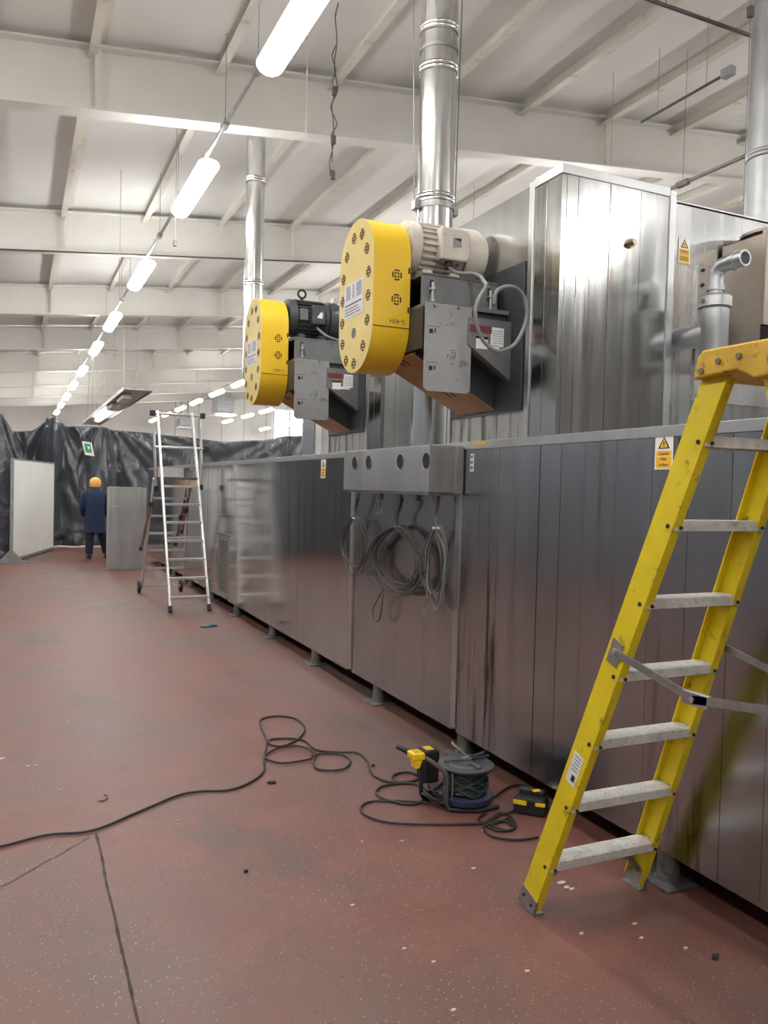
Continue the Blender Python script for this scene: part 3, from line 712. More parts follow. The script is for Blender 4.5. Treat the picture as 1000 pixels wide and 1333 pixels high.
def coil(label, gx, cx, cyy, rx, ry, n, mat, seed, tail=None, top=None):
    rnd = random.Random(seed); X = 2.285
    g = at(gx, 648, X=X); c = at(cx, cyy, X=X)
    ryw = abs(at(cx+rx, cyy, X=X).y-at(cx-rx, cyy, X=X).y)/2; rz = abs(at(cx, cyy-ry, X=X).z-at(cx, cyy+ry, X=X).z)/2
    t = thing('cable_coil', (X, c.y, c.z-rz), label, 'cable')
    topp = Vector((X, c.y, c.z+rz))
    for k in range(2):
        pts = [Vector((X, g.y+.01*k, 1.49)), Vector((X-.01*k, g.y*.8+topp.y*.2, 1.45)), Vector((X, topp.y+.02*k, topp.z+.06)), topp]
        build('lead', MB().tube(smooth_path(pts, 6), .006, 6), mat, t, smooth=True)
    for k in range(n):
        a, b = ryw*rnd.uniform(.72, 1.05), rz*rnd.uniform(.80, 1.05)
        ph = rnd.uniform(0, 6); pts = []
        xo = X+rnd.uniform(-.03, .02); sk = rnd.uniform(-.25, .25)
        for i in range(40):
            th = 2*pi*i/40
            w = 1+.05*sin(3*th+ph)
            zz = c.z+(rz-b)+b*cos(th)*w
            pts.append((xo+.012*sin(2*th+ph), c.y+a*sin(th)*w*(1-.45*max(0, cos(th))**2)+sk*a*(1-cos(th))*.3, zz))
        build('turn', MB().tube(pts, rnd.choice((.0035, .0045)), 6, True), mat if k % 3 else 'cable_dark', t, smooth=True)
    build('tie', MB().tube([topp+Vector((.02*cos(q), .022*sin(q), -.01)) for q in [2*pi*i/10 for i in range(10)]], .008, 6, True), 'sign_white' if seed != 2 else 'cable_dark', t)
    if tail:
        pts = [at(x, y, X=X) for x, y in tail]
        build('tail', MB().tube(smooth_path(pts, 6), .005, 6), mat, t, smooth=True)
    return t
coil('grey cable coil hanging under the far end of the control box', 467, 462, 710, 15, 37, 7, 'cable_dark', 1)
coil('largest round cable coil hanging under the middle of the control box', 525, 516, 729, 34, 44, 12, 'cable_dark', 2, [(500, 765), (492, 780), (485, 795), (488, 808), (494, 806), (497, 790), (499, 770)])
coil('long narrow cable coil hanging under the near end of control box', 571, 567, 738, 13, 53, 9, 'cable_grey', 3, [(557, 740), (552, 752), (556, 775), (551, 790), (553, 802)])
tw = thing('loose_lead', (2.28, glands[1].y, 1.35), 'short pale wire ends dangling under the control box', 'wire')
for k in range(3):
    build('strand', MB().tube(smooth_path([(2.28, glands[1].y+.01*k, 1.475), (2.275, glands[1].y+.03*k-.02, 1.43), (2.27, glands[1].y-.05+.05*k, 1.39), (2.28, glands[1].y-.03+.03*k, 1.37)], 5), .003, 6), 'wire_pale', tw, smooth=True)

# ================================================================== yellow step ladder
LS = .39; LY0 = 2.447
def lpt(x, z, off=0): return Vector((x, LY0-LS*z+off, z))
ld = thing('step_ladder', (2.0, 2.2, 0), 'yellow fibreglass step ladder with aluminium treads leaning open beside the oven', 'ladder')
ux = Vector((0, -LS, 1)).normalized(); vn = Vector((0, 1, LS)).normalized()   # along stile, forward normal
def stile(x0, x1, name, side):
    """C channel: web faces sideways, two flanges point inward"""
    mb = MB(); a, b = lpt(x0, .03), lpt(x1, 1.90); wv = .088; th = .005
    mb.bar(a, b, wv, th, (1, 0, 0))
    for s in (-1, 1): mb.bar(a+vn*s*(wv/2-th/2)+Vector((side*.016, 0, 0)), b+vn*s*(wv/2-th/2)+Vector((side*.016, 0, 0)), th, .032, (1, 0, 0))
    return build(name, mb, 'ladder_yellow', ld, bevel=.0012)
# left stile: near flange visible; stile x positions follow the taper
xl = lambda z: 1.735+.040*z; xr = lambda z: 2.262-.060*z
sl_ = stile(xl(.03), xl(1.90), 'stile', 1)
sr_ = stile(xr(.03), xr(1.90), 'stile', -1)
for k in range(7):
    z = .222+.25*k
    tr = MB(); a, b = lpt(xl(z)+.004, z), lpt(xr(z)-.004, z)
    tr.box((a.x, a.y-.04, z-.005), (b.x, a.y+.045, z)); tr.box((a.x, a.y-.04, z-.030), (b.x, a.y-.036, z-.005)); tr.box((a.x, a.y+.041, z-.030), (b.x, a.y+.045, z-.005))
    for j in range(7): tr.box((a.x, a.y-.036+.0115*j, z), (b.x, a.y-.030+.0115*j, z+.002))
    t = build('tread', tr, 'tread_alu', ld)
    for xx, s in ((xl(z), -1), (xr(z), 1)):
        build('rivet', MB().cyl((xx+s*.002, a.y-.02, z-.016), (xx+s*.006, a.y-.02, z-.016), .007, n=10), 'rubber', t)
        build('rivet', MB().cyl(Vector((xx-s*.02, a.y-.045-.003, z-.02)), Vector((xx-s*.02, a.y-.045-.008, z-.02)), .006, n=10), 'rubber', t)
# knee braces under the lowest tread and metal shoes
for x, s in ((xl(.1), 1), (xr(.1), -1)):
    a = lpt(x+s*.004, .07); b = lpt(x+s*.13, .195)
    build('knee_brace', MB().bar(a, b, .022, .004, vn), 'galv_bar', ld)
    build('shoe', MB().bar(lpt(x, .0, 0), lpt(x, .075), .094, .012, (1, 0, 0)).box((x-.02*(s < 0)-.006, LY0-.055, 0), (x+.034*(s > 0)+.006, LY0+.045, .006)), 'galv_bar', ld)
    for q in (-.025, .025): build('rivet', MB().cyl(lpt(x-s*.006, .045)+vn*q, lpt(x-s*.010, .045)+vn*q, .006, n=8), 'rubber', ld)
# top cap: moulded block bridging front and rear frames
ct = lpt(xl(1.92), 1.92)
cap_poly = [(0, ct.y+.065, 1.885), (0, ct.y+.05, 1.945), (0, ct.y+.03, 1.965), (0, ct.y-.22, 1.965), (0, ct.y-.245, 1.94), (0, ct.y-.25, 1.875), (0, ct.y-.15, 1.865), (0, ct.y-.09, 1.895)]
x0, x1 = xl(1.92)-.035, xr(1.92)+.035
cp = build('top_cap', MB().prism([(x0, y, z) for _, y, z in cap_poly], (x1-x0, 0, 0)), 'ladder_cap', ld, bevel=.006)
for y, z in ((ct.y+.03, 1.905), (ct.y-.03, 1.925), (ct.y-.10, 1.93), (ct.y-.20, 1.91)):
    build('rivet', MB().cyl((x0-.001, y, z), (x0-.006, y, z), .009, n=10), 'brass', cp)
build('label', MB().box((xl(1.9)+.03, ct.y-.155, 1.80), (xr(1.9)-.03, ct.y-.15, 1.87)), 'ladder_orange', ld)
# rear frame going down towards the viewer
def rpt(x, z): return Vector((x, ct.y-.17-(1.90-z)*.30, z))
for s, xx in ((1, xl), (-1, xr)):
    mb = MB(); a, b = rpt(xx(.03)-.0*s, .01), rpt(xx(1.9)+.012*s, 1.90); n_ = Vector((0, 1, -.30)).normalized()
    mb.bar(a, b, .07, .005, (1, 0, 0))
    for q in (-1, 1): mb.bar(a+n_*q*.0325+Vector((s*.013, 0, 0)), b+n_*q*.0325+Vector((s*.013, 0, 0)), .005, .026, (1, 0, 0))
    build('rear_stile', mb, 'ladder_yellow', ld, bevel=.001)
for z in (.35, .85, 1.35):
    build('rear_brace', MB().bar(rpt(xl(z), z), rpt(xr(z), z), .03, .004, (0, 1, 0)), 'galv_bar', ld)
# spreaders
for s, xx in ((-1, xl), (1, xr)):
    xo = xx(1.0)+s*.012
    a = lpt(xo, 1.04); h_ = Vector((xo, 1.70, .97)); e = rpt(xo, 1.03)
    build('spreader_plate', MB().bar(lpt(xo-s*.006, .995), lpt(xo-s*.006, 1.075), .05, .004, (1, 0, 0)), 'galv', ld)
    build('spreader', MB().bar(a, h_, .004, .024, (0, 0, 1)), 'galv_bar', ld)
    build('spreader', MB().bar(h_+Vector((s*.005, 0, 0)), e+Vector((s*.005, 0, 0)), .004, .024, (0, 0, 1)), 'galv_bar', ld)
    build('spreader_hinge', MB().box((xo-.007, h_.y-.055, h_.z-.018), (xo+.010, h_.y+.04, h_.z+.022)), 'galv', ld, bevel=.003)
    build('rivet', MB().cyl((xo-.012, h_.y, h_.z), (xo+.014, h_.y, h_.z), .008, n=10), 'alu', ld)
    build('rivet', MB().cyl((xo-.006, a.y, a.z), (xo+.006, a.y, a.z), .009, n=10), 'alu', ld)
c = lpt(xl(.60), .60)
lb = build('safety_label', MB().bar(lpt(xl(.55)-.003, .545), lpt(xl(.65)-.003, .655), .05, .0012, (1, 0, 0)), 'white_paper', ld)
for k in range(5):
    z = .645-.012*k
    build('print_line', MB().bar(lpt(xl(z)-.0038, z)+vn*-.018, lpt(xl(z)-.0038, z)+vn*(.016-.004*(k % 3)), .004, .0006, (1, 0, 0)), 'ink_grey', lb)
build('print_line', MB().bar(lpt(xl(.57)-.0038, .557)+vn*-.008, lpt(xl(.57)-.0038, .58)+vn*-.008, .018, .0006, (1, 0, 0)), 'ink', lb)

# ================================================================== aluminium platform ladder
al = thing('platform_ladder', (1.9, 10.4, 0), 'aluminium platform ladder with handrails and wheels standing in the aisle', 'ladder')
AFL = lambda z: Vector((1.690-.022*z, 9.74+.352*z, z)); AFR = lambda z: Vector((2.160-.036*z, 9.76+.345*z, z))
for fn in (AFL, AFR):
    build('front_stile', MB().bar(fn(.06), fn(2.46), .028, .06, (0, 1, .35)), 'alu', al, bevel=.004)
    build('foot', MB().bar(fn(0), fn(.075), .042, .075, (0, 1, .35)), 'rubber', al, bevel=.006)
for k in range(7):
    z = .17+.222*k
    a, b = AFL(z), AFR(z)
    if k == 3: build('joiner', MB().bar(AFL(z+.04)+Vector((.03, 0, 0)), AFR(z+.04), .03, .022, (0, 0, 1)), 'alu', al)
    build('rung', MB().bar(a, b, .075, .030, (0, 0, 1)), 'alu', al, bevel=.004)
pz = 1.62
build('platform', MB().box((AFL(pz).x, AFL(pz).y-.03, pz-.03), (AFR(pz).x, AFL(pz).y+.42, pz)), 'cable_dark', al, bevel=.003)
build('kick_plate', MB().box((AFL(pz).x+.02, AFL(pz).y+.40, pz), (AFR(pz).x-.10, AFL(pz).y+.415, pz+.13)), 'alu', al)
ARL = lambda z: Vector((1.61+.02*z, 11.60-.47*z, z)); ARR = lambda z: Vector((2.19-.06*z, 11.60-.47*z, z))
for fn in (ARL, ARR):
    build('rear_leg', MB().bar(fn(.08), fn(1.60), .026, .05, (0, 1, -.4)), 'alu', al, bevel=.003)
    p = fn(.09); wv_ = build('wheel', MB().lathe((p.x-.05, p.y+.05, .085), (1, 0, 0), [(0, .03), (0, .075), (.006, .085), (.034, .085), (.04, .075), (.04, .03)], 24), 'rubber', al, smooth=True)
    build('hub', MB().cyl((p.x-.053, p.y+.05, .085), (p.x+.01, p.y+.05, .085), .022, n=12), 'galv_bar', wv_)
for z in (.10, .36, .62, .86, 1.10, 1.34): build('rear_rung', MB().bar(ARL(z), ARR(z), .03, .030, (0, 0, 1)), 'alu', al)
# handrail frame
for zz in (2.43, 1.995):
    a, b = AFL(zz), AFR(zz)
    build('cross_rail', MB().cyl(a+Vector((-.06, .02, 0)), b+Vector((.14, .02, 0)), .020, n=12), 'alu', al, smooth=True)
    for e in (b+Vector((.14, .02, 0)),) if zz < 2.2 else (b+Vector((.14, .02, 0)), a+Vector((-.06, .02, 0))):
        build('knob', MB().box(e-Vector((.032, .03, .036)), e+Vector((.032, .03, .036))), 'rubber', al, bevel=.008)
e = AFR(2.43)+Vector((.12, .03, 0))
build('handrail', MB().cyl(e, (e.x+.02, e.y+.0, 1.50), .018, n=12), 'alu', al, smooth=True)
build('knob', MB().cyl((e.x+.02, e.y, 1.46), (e.x+.02, e.y, 1.53), .028, n=12), 'rubber', al)
build('handrail', MB().cyl(AFL(2.2)+Vector((-.02, .25, 0)), Vector((AFL(1.5).x+.0, AFL(2.2).y+.25, 1.47)), .018, n=12), 'alu', al, smooth=True)
build('knob', MB().cyl((AFL(1.5).x, AFL(2.2).y+.25, 1.43), (AFL(1.5).x, AFL(2.2).y+.25, 1.50), .028, n=12), 'rubber', al)
build('stay', MB().bar(AFR(2.0)+Vector((0, .03, 0)), AFR(1.72)+Vector((-.03, .2, 0)), .03, .012, (0, 1, 0)), 'alu', al)
for a, b in ((at(211, 588, Y=11.0), at(184, 712, Y=11.0)), (at(244, 634, Y=11.0), at(229, 706, Y=11.0)), (at(248, 634, Y=10.95), at(237, 690, Y=10.95))):
    s_ = build('stabiliser', MB().cyl(a, b, .018, n=10), 'pole_brown', al, smooth=True)
    build('stabiliser_tip', MB().cyl(b, b+(b-a).normalized()*.05, .026, n=10), 'rubber', s_)
    q = a.lerp(b, .55); build('clip', MB().box(q-Vector((.03, .03, .03)), q+Vector((.03, .03, .03))), 'rubber', s_)

# ================================================================== extension cord, reel, tools on the floor
def floor_path(px, h=.008): return smooth_path([at(x, y, Z=h) for x, y in px], 6)
A = [(-900, 1290), (-420, 1190), (-150, 1136), (0, 1102), (60, 1087), (120, 1081), (180, 1057), (230, 1036), (260, 1030), (300, 1028), (330, 1016), (344, 1002), (343, 988), (347, 965), (339, 945), (341, 936), (362, 932), (386, 936), (397, 948), (388, 962), (368, 971), (352, 969), (352, 963), (372, 961), (396, 964), (412, 976),
     (440, 979), (465, 980), (478, 990), (482, 1003), (490, 1012), (510, 1018), (540, 1016), (556, 1006), (566, 1012)]
cd = build('extension_cord', MB().tube(floor_path(A), .006, 8), 'cable_black', org=(0, 3, 0), smooth=True)
tag(cd, 'black extension cord snaking across the red floor from the left edge', 'cord')
B = [(344, 996), (345, 984), (362, 974), (388, 971), (408, 978), (409, 985), (395, 990), (365, 993), (346, 987), (346, 982)]
build('loop', MB().tube(smooth_path([at(x, y, Z=.012) for x, y in B], 6), .006, 8), 'cable_black', cd, smooth=True)
B2 = [(406, 984), (420, 981), (445, 982), (456, 990), (449, 1000), (430, 1003), (412, 1000), (408, 991), (410, 984)]
build('loop', MB().tube(smooth_path([at(x, y, Z=.010) for x, y in B2], 6), .006, 8), 'cable_black', cd, smooth=True)
def z3(l): return [(440+x/3.333, 950+y/3.333) for x, y in l]
cd2 = build('reel_cable', MB().tube(floor_path(z3([(395, 250), (380, 220), (330, 190), (280, 185), (240, 200), (245, 225), (320, 232), (370, 250), (382, 285), (350, 318), (290, 322), (200, 300), (165, 272), (195, 245), (270, 232), (345, 238), (390, 290)])), .006, 8), 'cable_black', org=(1.6, 3.4, 0), smooth=True)
tag(cd2, 'black cable looping on the floor left of the cable reel', 'cord')
cd3 = build('tool_cable', MB().tube(floor_path(z3([(400, 320), (330, 312), (200, 308), (130, 315), (98, 340), (120, 370), (200, 398), (320, 408), (480, 410), (620, 406), (655, 390), (700, 362), (745, 372), (772, 412), (745, 436), (690, 425), (645, 400), (632, 425), (660, 458), (730, 474), (800, 476), (868, 466)])), .0055, 8), 'cable_black', org=(1.9, 3.1, 0), smooth=True)
tag(cd3, 'long thin black cable curving in front of the reel towards the yellow ladder', 'cord')
cd4 = build('charger_cable', MB().tube(floor_path(z3([(620, 330), (680, 290), (740, 250), (800, 240), (850, 262), (800, 290), (770, 320), (770, 350), (700, 370), (660, 400), (720, 395), (770, 425)])), .0055, 8), 'cable_black', org=(2.1, 3.1, 0), smooth=True)
tag(cd4, 'thin black cable between the reel and the black charger', 'cord')
cd5 = build('spare_cable', MB().tube(floor_path(z3([(600, 340), (640, 360), (610, 385), (640, 410), (700, 400), (740, 385), (760, 430), (690, 437), (640, 415)])), .0055, 8), 'cable_black', org=(2.0, 3.2, 0), smooth=True)
tag(cd5, 'small tangle of black cable right of the cable reel', 'cord')
RX, RY = 2.035, 3.40
rl = thing('cable_reel', (RX, RY, 0), 'cable reel lying flat with dark cable, grey top disc and blue rim', 'cable reel')
build('lower_flange', MB().lathe((RX, RY, .030), (0, 0, 1), [(0, .10), (0, .132), (.006, .135), (.030, .135), (.034, .128), (.034, .06)], 36), 'reel_blue', rl, smooth=True)
build('drum', MB().cyl((RX, RY, .03), (RX, RY, .19), .07, n=24), 'tool_black', rl)
hx = []
for k in range(9*28):
    th = 2*pi*k/28; hx.append((RX+(.098+.010*noise.noise((k*.05, 0, 0)))*cos(th), RY+(.098+.010*noise.noise((k*.05, 4, 0)))*sin(th), .072+.0125*k/28))
build('wound_cable', MB().tube(hx, .0072, 6), 'cable_green', rl, smooth=True)
hx2 = [(RX+(.107)*cos(a*.24), RY+.107*sin(a*.24), .075+.10*(a/150)+.018*sin(a*.9)) for a in range(150)]
build('wound_cable', MB().tube(hx2, .007, 6), 'cable_green', rl, smooth=True)
tf = build('upper_flange', MB().lathe((RX, RY, .190), (0, 0, 1), [(0, .06), (0, .134), (.004, .137), (.012, .137), (.016, .130), (.016, .09), (.022, .085), (.022, .04), (.030, .036), (.030, .02)], 36), 'reel_grey', rl, smooth=True)
for k in range(3):
    a = 2*pi*k/3+.6; build('rib', MB().bar((RX+.03*cos(a), RY+.03*sin(a), .217), (RX+.11*cos(a), RY+.11*sin(a), .210), .022, .012), 'cable_dark', tf)
for k in (0, 1, 2, 3):
    a = radians(-60+90*k); build('tie_rod', MB().cyl((RX+.128*cos(a), RY+.128*sin(a), .03), (RX+.128*cos(a), RY+.128*sin(a), .20), .004, n=8), 'galv_bar', rl)
fx, fy = RX-.14, RY-.06
for (dx, dy) in ((0, 0), (-.05, .17)):
    fr_ = [(fx+dx+.02, fy+dy, .012), (fx+dx, fy+dy, .05), (fx+dx, fy+dy, .16), (fx+dx-.015, fy+dy+.01, .20), (fx+dx-.07, fy+dy+.05, .245), (fx+dx-.10, fy+dy+.07, .26)]
    build('stand_tube', MB().tube(smooth_path(fr_, 5), .011, 10), 'cable_dark' if dx == 0 else 'tool_black', rl, smooth=True)
build('stand_foot', MB().tube(smooth_path([(fx+.02, fy, .012), (fx+.14, fy-.06, .012), (RX+.12, RY-.11, .012)], 5), .011, 10), 'tool_black', rl, smooth=True)
build('stand_foot', MB().tube(smooth_path([(fx-.03, fy+.17, .012), (RX-.02, RY+.15, .012), (RX+.12, RY+.11, .012)], 5), .011, 10), 'tool_black', rl, smooth=True)
build('stand_tube', MB().cyl((fx-.03, fy+.17, .03), (fx+.02, fy, .03), .010, n=10), 'tool_black', rl)
gx_, gy_ = fx-.115, fy+.08
gp = build('handle_grip', MB().cyl((gx_+.012, gy_-.01, .262), (gx_-.035, gy_+.16, .262), .012, n=12), 'rubber', rl)
pk = thing('yellow_socket', (gx_-.02, gy_, .245), 'yellow plug socket resting on the cable reel handle', 'socket')
build('socket_body', MB().box((gx_-.045, gy_-.035, .250), (gx_+.02, gy_+.04, .285)), 'plug_yellow', pk, bevel=.008)
build('socket_skirt', MB().prism([(gx_-.04, gy_-.03, .252), (gx_+.01, gy_-.03, .252), (gx_-.005, gy_-.03, .21), (gx_-.03, gy_-.03, .21)], (0, .05, 0)), 'plug_yellow', pk, bevel=.006)
build('cover_recess', MB().box((gx_-.03, gy_-.015, .2845), (gx_+.005, gy_+.02, .287)), 'ladder_cap', pk)
p = at(570, 1003, Z=.10); q = at(588, 1022, Z=0)
bp_ = thing('battery_pack', (RX-.05, RY+.33, 0), 'small black battery pack with yellow top standing behind the reel', 'battery')
bx0, by0 = RX-.02, RY+.36
build('case', MB().box((bx0-.045, by0-.05, 0), (bx0+.045, by0+.05, .17)), 'tool_black', bp_, bevel=.012)
build('top_label', MB().box((bx0-.025, by0-.03, .1695), (bx0+.02, by0+.03, .172)), 'plug_yellow', bp_)
hm = thing('screwdriver', (RX+.06, RY+.05, .22), 'slim screwdriver with brown handle lying on top of the reel', 'tool')
build('handle', MB().tube([(RX+.02, RY+.07, .232), (RX-.01, RY+.10, .262), (RX-.02, RY+.115, .277)], .008, 8, radii=[.007, .010, .008]), 'brass', hm, smooth=True)
build('shaft', MB().cyl((RX+.02, RY+.07, .232), (RX+.045, RY+.045, .212), .003, n=8), 'galv_bar', hm)
pl2 = thing('pliers', (RX+.05, RY-.02, .22), 'black and blue pliers lying on top of the cable reel', 'tool')
for s in (-1, 1): build('handle', MB().tube(smooth_path([(RX+.02, RY+.0+.01*s, .228), (RX+.07, RY+.02*s, .228), (RX+.12, RY+.022*s+.01, .232)], 4), .008, 8), 'rubber' if s < 0 else 'reel_blue', pl2, smooth=True)
build('jaw', MB().prism([(RX-.03, RY-.005, .222), (RX+.02, RY-.018, .222), (RX+.02, RY+.018, .222), (RX-.03, RY+.005, .222)], (0, 0, .012)), 'galv_bar', pl2)
# heap of slack cable between the stand and the drum
for k in range(4):
    build('slack_turn', MB().tube(smooth_path([(RX-.06-.05*sin(a+k)-.10*(1+cos(a))*.5, RY+.03+.09*sin(a)*(1-.12*k), .03+.018*k+.012*sin(3*a+k)) for a in [2*pi*i/12 for i in range(12)]], 4, True), .0065, 6, True), 'cable_black', rl, smooth=True)
# charger
cg = at(688, 1058, Z=0)
ch = thing('tool_charger', (cg.x, cg.y, 0), 'black and yellow battery charger on the floor against the oven', 'charger')
build('body', MB().prism([(cg.x-.075, cg.y+.02, 0), (cg.x+.03, cg.y-.085, 0), (cg.x+.10, cg.y-.03, 0), (cg.x-.01, cg.y+.09, 0)], (0, 0, .085)), 'tool_black', ch, bevel=.012)
build('dock', MB().prism([(cg.x-.03, cg.y+.04, .08), (cg.x+.05, cg.y-.05, .08), (cg.x+.085, cg.y-.02, .08), (cg.x, cg.y+.07, .08)], (0, 0, .03)), 'tool_black', ch, bevel=.006)
build('trim_strip', MB().bar((cg.x-.078, cg.y+.016, .062), (cg.x-.035, cg.y-.032, .062), .006, .020), 'plug_yellow', ch)
build('trim_strip', MB().bar((cg.x-.005, cg.y-.06, .062), (cg.x+.032, cg.y-.088, .062), .006, .016), 'plug_yellow', ch)
build('badge', MB().box((cg.x+.01, cg.y-.03, .109), (cg.x+.05, cg.y-.005, .1115)), 'plug_yellow', ch)
# blue glove, paint chips, dark bits
gl = at(277, 816, Z=0); gv = MB()
gl_pts = smooth_path([(gl.x-.05, gl.y, .012), (gl.x-.02, gl.y+.01, .014), (gl.x+.02, gl.y, .018), (gl.x+.05, gl.y+.01, .012)], 5)
g_ = thing('work_glove', (gl.x, gl.y, 0), 'crumpled teal work glove dropped on the floor near platform ladder', 'glove')
build('palm', MB().tube(gl_pts, .03, 10, radii=[.007+.012*sin(pi*min(1, i/(len(gl_pts)-1)*1.0+.05)) for i in range(len(gl_pts))]), 'glove_teal', g_, smooth=True)
for k in range(4):
    build('finger', MB().tube(smooth_path([(gl.x-.03, gl.y-.012+.01*k, .010), (gl.x-.07-.01*k, gl.y-.03+.022*k, .009), (gl.x-.11-.005*k, gl.y-.04+.03*k, .006)], 4), .006, 8), 'glove_teal', g_, smooth=True)
def chip(px, py, s, mat, label, group, seed):
    rnd = random.Random(seed); c = at(px, py, Z=0); n = 7
    poly = []
    for k in range(n):
        a = 2*pi*k/n; r = s*rnd.uniform(.5, 1.1); poly.append((c.x+r*cos(a)*1.5, c.y+r*sin(a)*.8, .0005))
    o = build('paint_chip' if mat == 'chip_pale' else 'dark_scrap', MB().prism(poly, (0, 0, .004 if mat == 'chip_pale' else .012)), mat, org=(c.x, c.y, 0))
    tag(o, label, 'debris', group)
chips = [(730, 1150, .020), (738, 1156, .016), (744, 1158, .012), (617, 1131, .012), (686, 1265, .010), (565, 1253, .008), (526, 1236, .008), (893, 1235, .012), (826, 1203, .010), (596, 973, .012), (591, 969, .010), (37, 998, .014), (46, 997, .012), (79, 1029, .009), (117, 978, .010), (88, 940, .010), (230, 1069, .007), (461, 981, .010), (471, 1096, .008), (757, 1216, .010), (835, 1222, .008), (628, 1082, .007), (523, 1095, .008), (590, 1316, .009), (459, 1179, .009), (2, 988, .02)]
for i, (x, y, s) in enumerate(chips):
    if 700 < x < 760 and y < 1170: l = 'pale paint chip in the cluster under the lowest yellow ladder tread'
    elif x > 680: l = 'small pale paint chip on the floor between yellow ladder and lower right corner'
    elif y < 985 and x > 450: l = 'small pale paint chip on the floor beyond the reel, by an oven foot'
    elif x < 300: l = 'small pale paint chip on the floor left of the extension cord loops'
    elif y > 1150: l = 'small pale paint chip on the foreground floor below the ladder foot'
    else: l = 'small pale paint chip on the floor in front of the cable reel'
    chip(x, y, s*.8, 'chip_pale', l, 'pale chips: '+l[22:], i)
for i, (x, y, s, l) in enumerate([(931, 1248, .014, 'small black scrap on the floor at lower right'), (354, 1020, .018, 'small dark scrap on the floor just below the extension cord'), (320, 1136, .006, 'tiny dark speck on open floor in the middle foreground'), (486, 998, .008, 'tiny dark speck beside the cord left of the reel')]):
    chip(x, y, s, 'chip_dark', l, None, 50+i)
tw_ = build('wire_offcut', MB().tube(smooth_path([at(x, y, Z=.004) for x, y in ((128, 1042), (135, 1042), (140, 1038), (139, 1035), (135, 1035))], 5), .003, 6), 'cable_dark', org=at(135, 1040, Z=0)); tag(tw_, 'short curled wire offcut on the floor above the floor joint', 'wire')

# ================================================================== far end: sheets, boards, person
def sheet(label, xs_top, zb, y0, fold, pins, org, nu=150, nv=60, slant=0, sag=.0):
    """xs_top: (x, z, y offset) along the hung edge; folds run down and fan out from the pins"""
    def top(u):
        x = xs_top[0][0]+(xs_top[-1][0]-xs_top[0][0])*u
        for (a, za, ya), (b, zb_, yb) in zip(xs_top, xs_top[1:]):
            if a <= x <= b:
                t = (x-a)/(b-a); e = t*t*(3-2*t); return x, za+(zb_-za)*e, ya+(yb-ya)*t
        return x, xs_top[-1][1], xs_top[-1][2]
    def fn(u, v):
        x, zt, yo = top(u); z = zt+(zb-zt)*v; y = y0+yo
        best = min(pins, key=lambda p: abs(p[0]-x)); phi = atan2(x-best[0], best[1]-z+.25)
        r = sqrt((x-best[0])**2+(best[1]-z)**2)
        f = noise.noise((phi*4.2+best[0]*3, .4*r, 1.7))*.75+noise.noise((phi*10, r*.7, best[0]))*.30
        f += .55*noise.noise((x*2.6, z*.7, 5.1+org[0]))+.25*noise.noise((x*6, z*2.5, 2.2))
        if z < .5: f += .8*noise.noise((x*3.5, z*6, 9))*(.5-z)/.5
        return (x+.03*noise.noise((x*2, z*2, 8)), y+fold*f*(.35+.65*min(1, r/1.2)), z)
    o = build('plastic_sheet', MB().grid(fn, nu, nv), 'black_plastic_film', org=org, smooth=False)
    o.data.polygons.foreach_set('use_smooth', [True]*len(o.data.polygons))
    sm = o.modifiers.new('thickness', 'SOLIDIFY'); sm.thickness = .004
    tag(o, label, 'plastic sheet'); return o
sheet('black plastic sheet hung behind the person with wide glossy folds', [(.60, 2.95, 0), (.76, 3.02, -.12), (.95, 2.86, .05), (1.10, 2.79, 0), (1.86, 2.82, 0), (2.10, 2.76, .05), (2.20, 2.74, .1)], .03, 20.0, .26, [(.76, 3.1), (1.9, 2.85)], (1.4, 20, 0))
sheet('long black plastic sheet draped beyond the oven, behind the platform ladder', [(2.16, 2.78, 0), (2.6, 2.76, 0), (3.7, 2.70, 0), (4.8, 2.62, 0), (5.7, 2.70, 0), (6.6, 2.86, 0), (7.10, 2.90, 0)], .03, 20.4, .16, [(1.95, 2.85), (7.1, 3.0)], (4.5, 20.4, 0))
sheet('grey shining plastic sheet sagging above the tall white board', [(-.95, 3.3, 0), (-.35, 3.02, 0), (-.02, 2.64, .1), (.30, 2.66, .1), (.74, 2.98, 0)], .3, 20.3, .22, [(-.4, 3.1), (.76, 3.05)], (0, 20.3, .3), 90, 50)
sheet('dark plastic sheet hanging at the left edge beside the white board', [(-3.0, 3.0, 0), (-.9, 2.9, 0), (-.30, 2.62, 0), (-.07, 2.05, 0), (-.02, 1.86, 0)], .02, 16.6, .07, [(-.5, 3.0)], (-1.5, 16.6, 0), 110, 50)
# white board on feet, standing at an angle
wb = thing('white_screen_board', (.34, 17.7, 0), 'tall white board standing at an angle in front of the plastic sheets', 'board')
a, b = Vector((-.06, 16.30, 0)), Vector((.742, 19.15, 0))
build('board', MB().bar(a+Vector((0, 0, .98)), b+Vector((0, 0, .98)), .05, 1.84, (0, 0, 1)), 'board_white', wb, bevel=.004)
for e in (a, b): build('end_post', MB().bar(e+Vector((0, 0, .02)), e+Vector((0, 0, 1.92)), .06, .06, (1, 0, 0)), 'board_edge', wb)
build('top_rail', MB().bar(a+Vector((0, 0, 1.91)), b+Vector((0, 0, 1.91)), .06, .03), 'board_edge', wb)
build('bottom_rail', MB().bar(a+Vector((0, 0, .05)), b+Vector((0, 0, .05)), .07, .05), 'board_edge', wb)
for e, s in ((a, 1),):
    build('foot', MB().box((e.x-.24, e.y-.05, 0), (e.x+.28, e.y+.05, .03)), 'board_edge', wb)
    build('foot_gusset', MB().prism([(e.x-.22, e.y, .03), (e.x+.20, e.y, .03), (e.x, e.y, .26)], (0, .03, 0)), 'board_edge', wb)
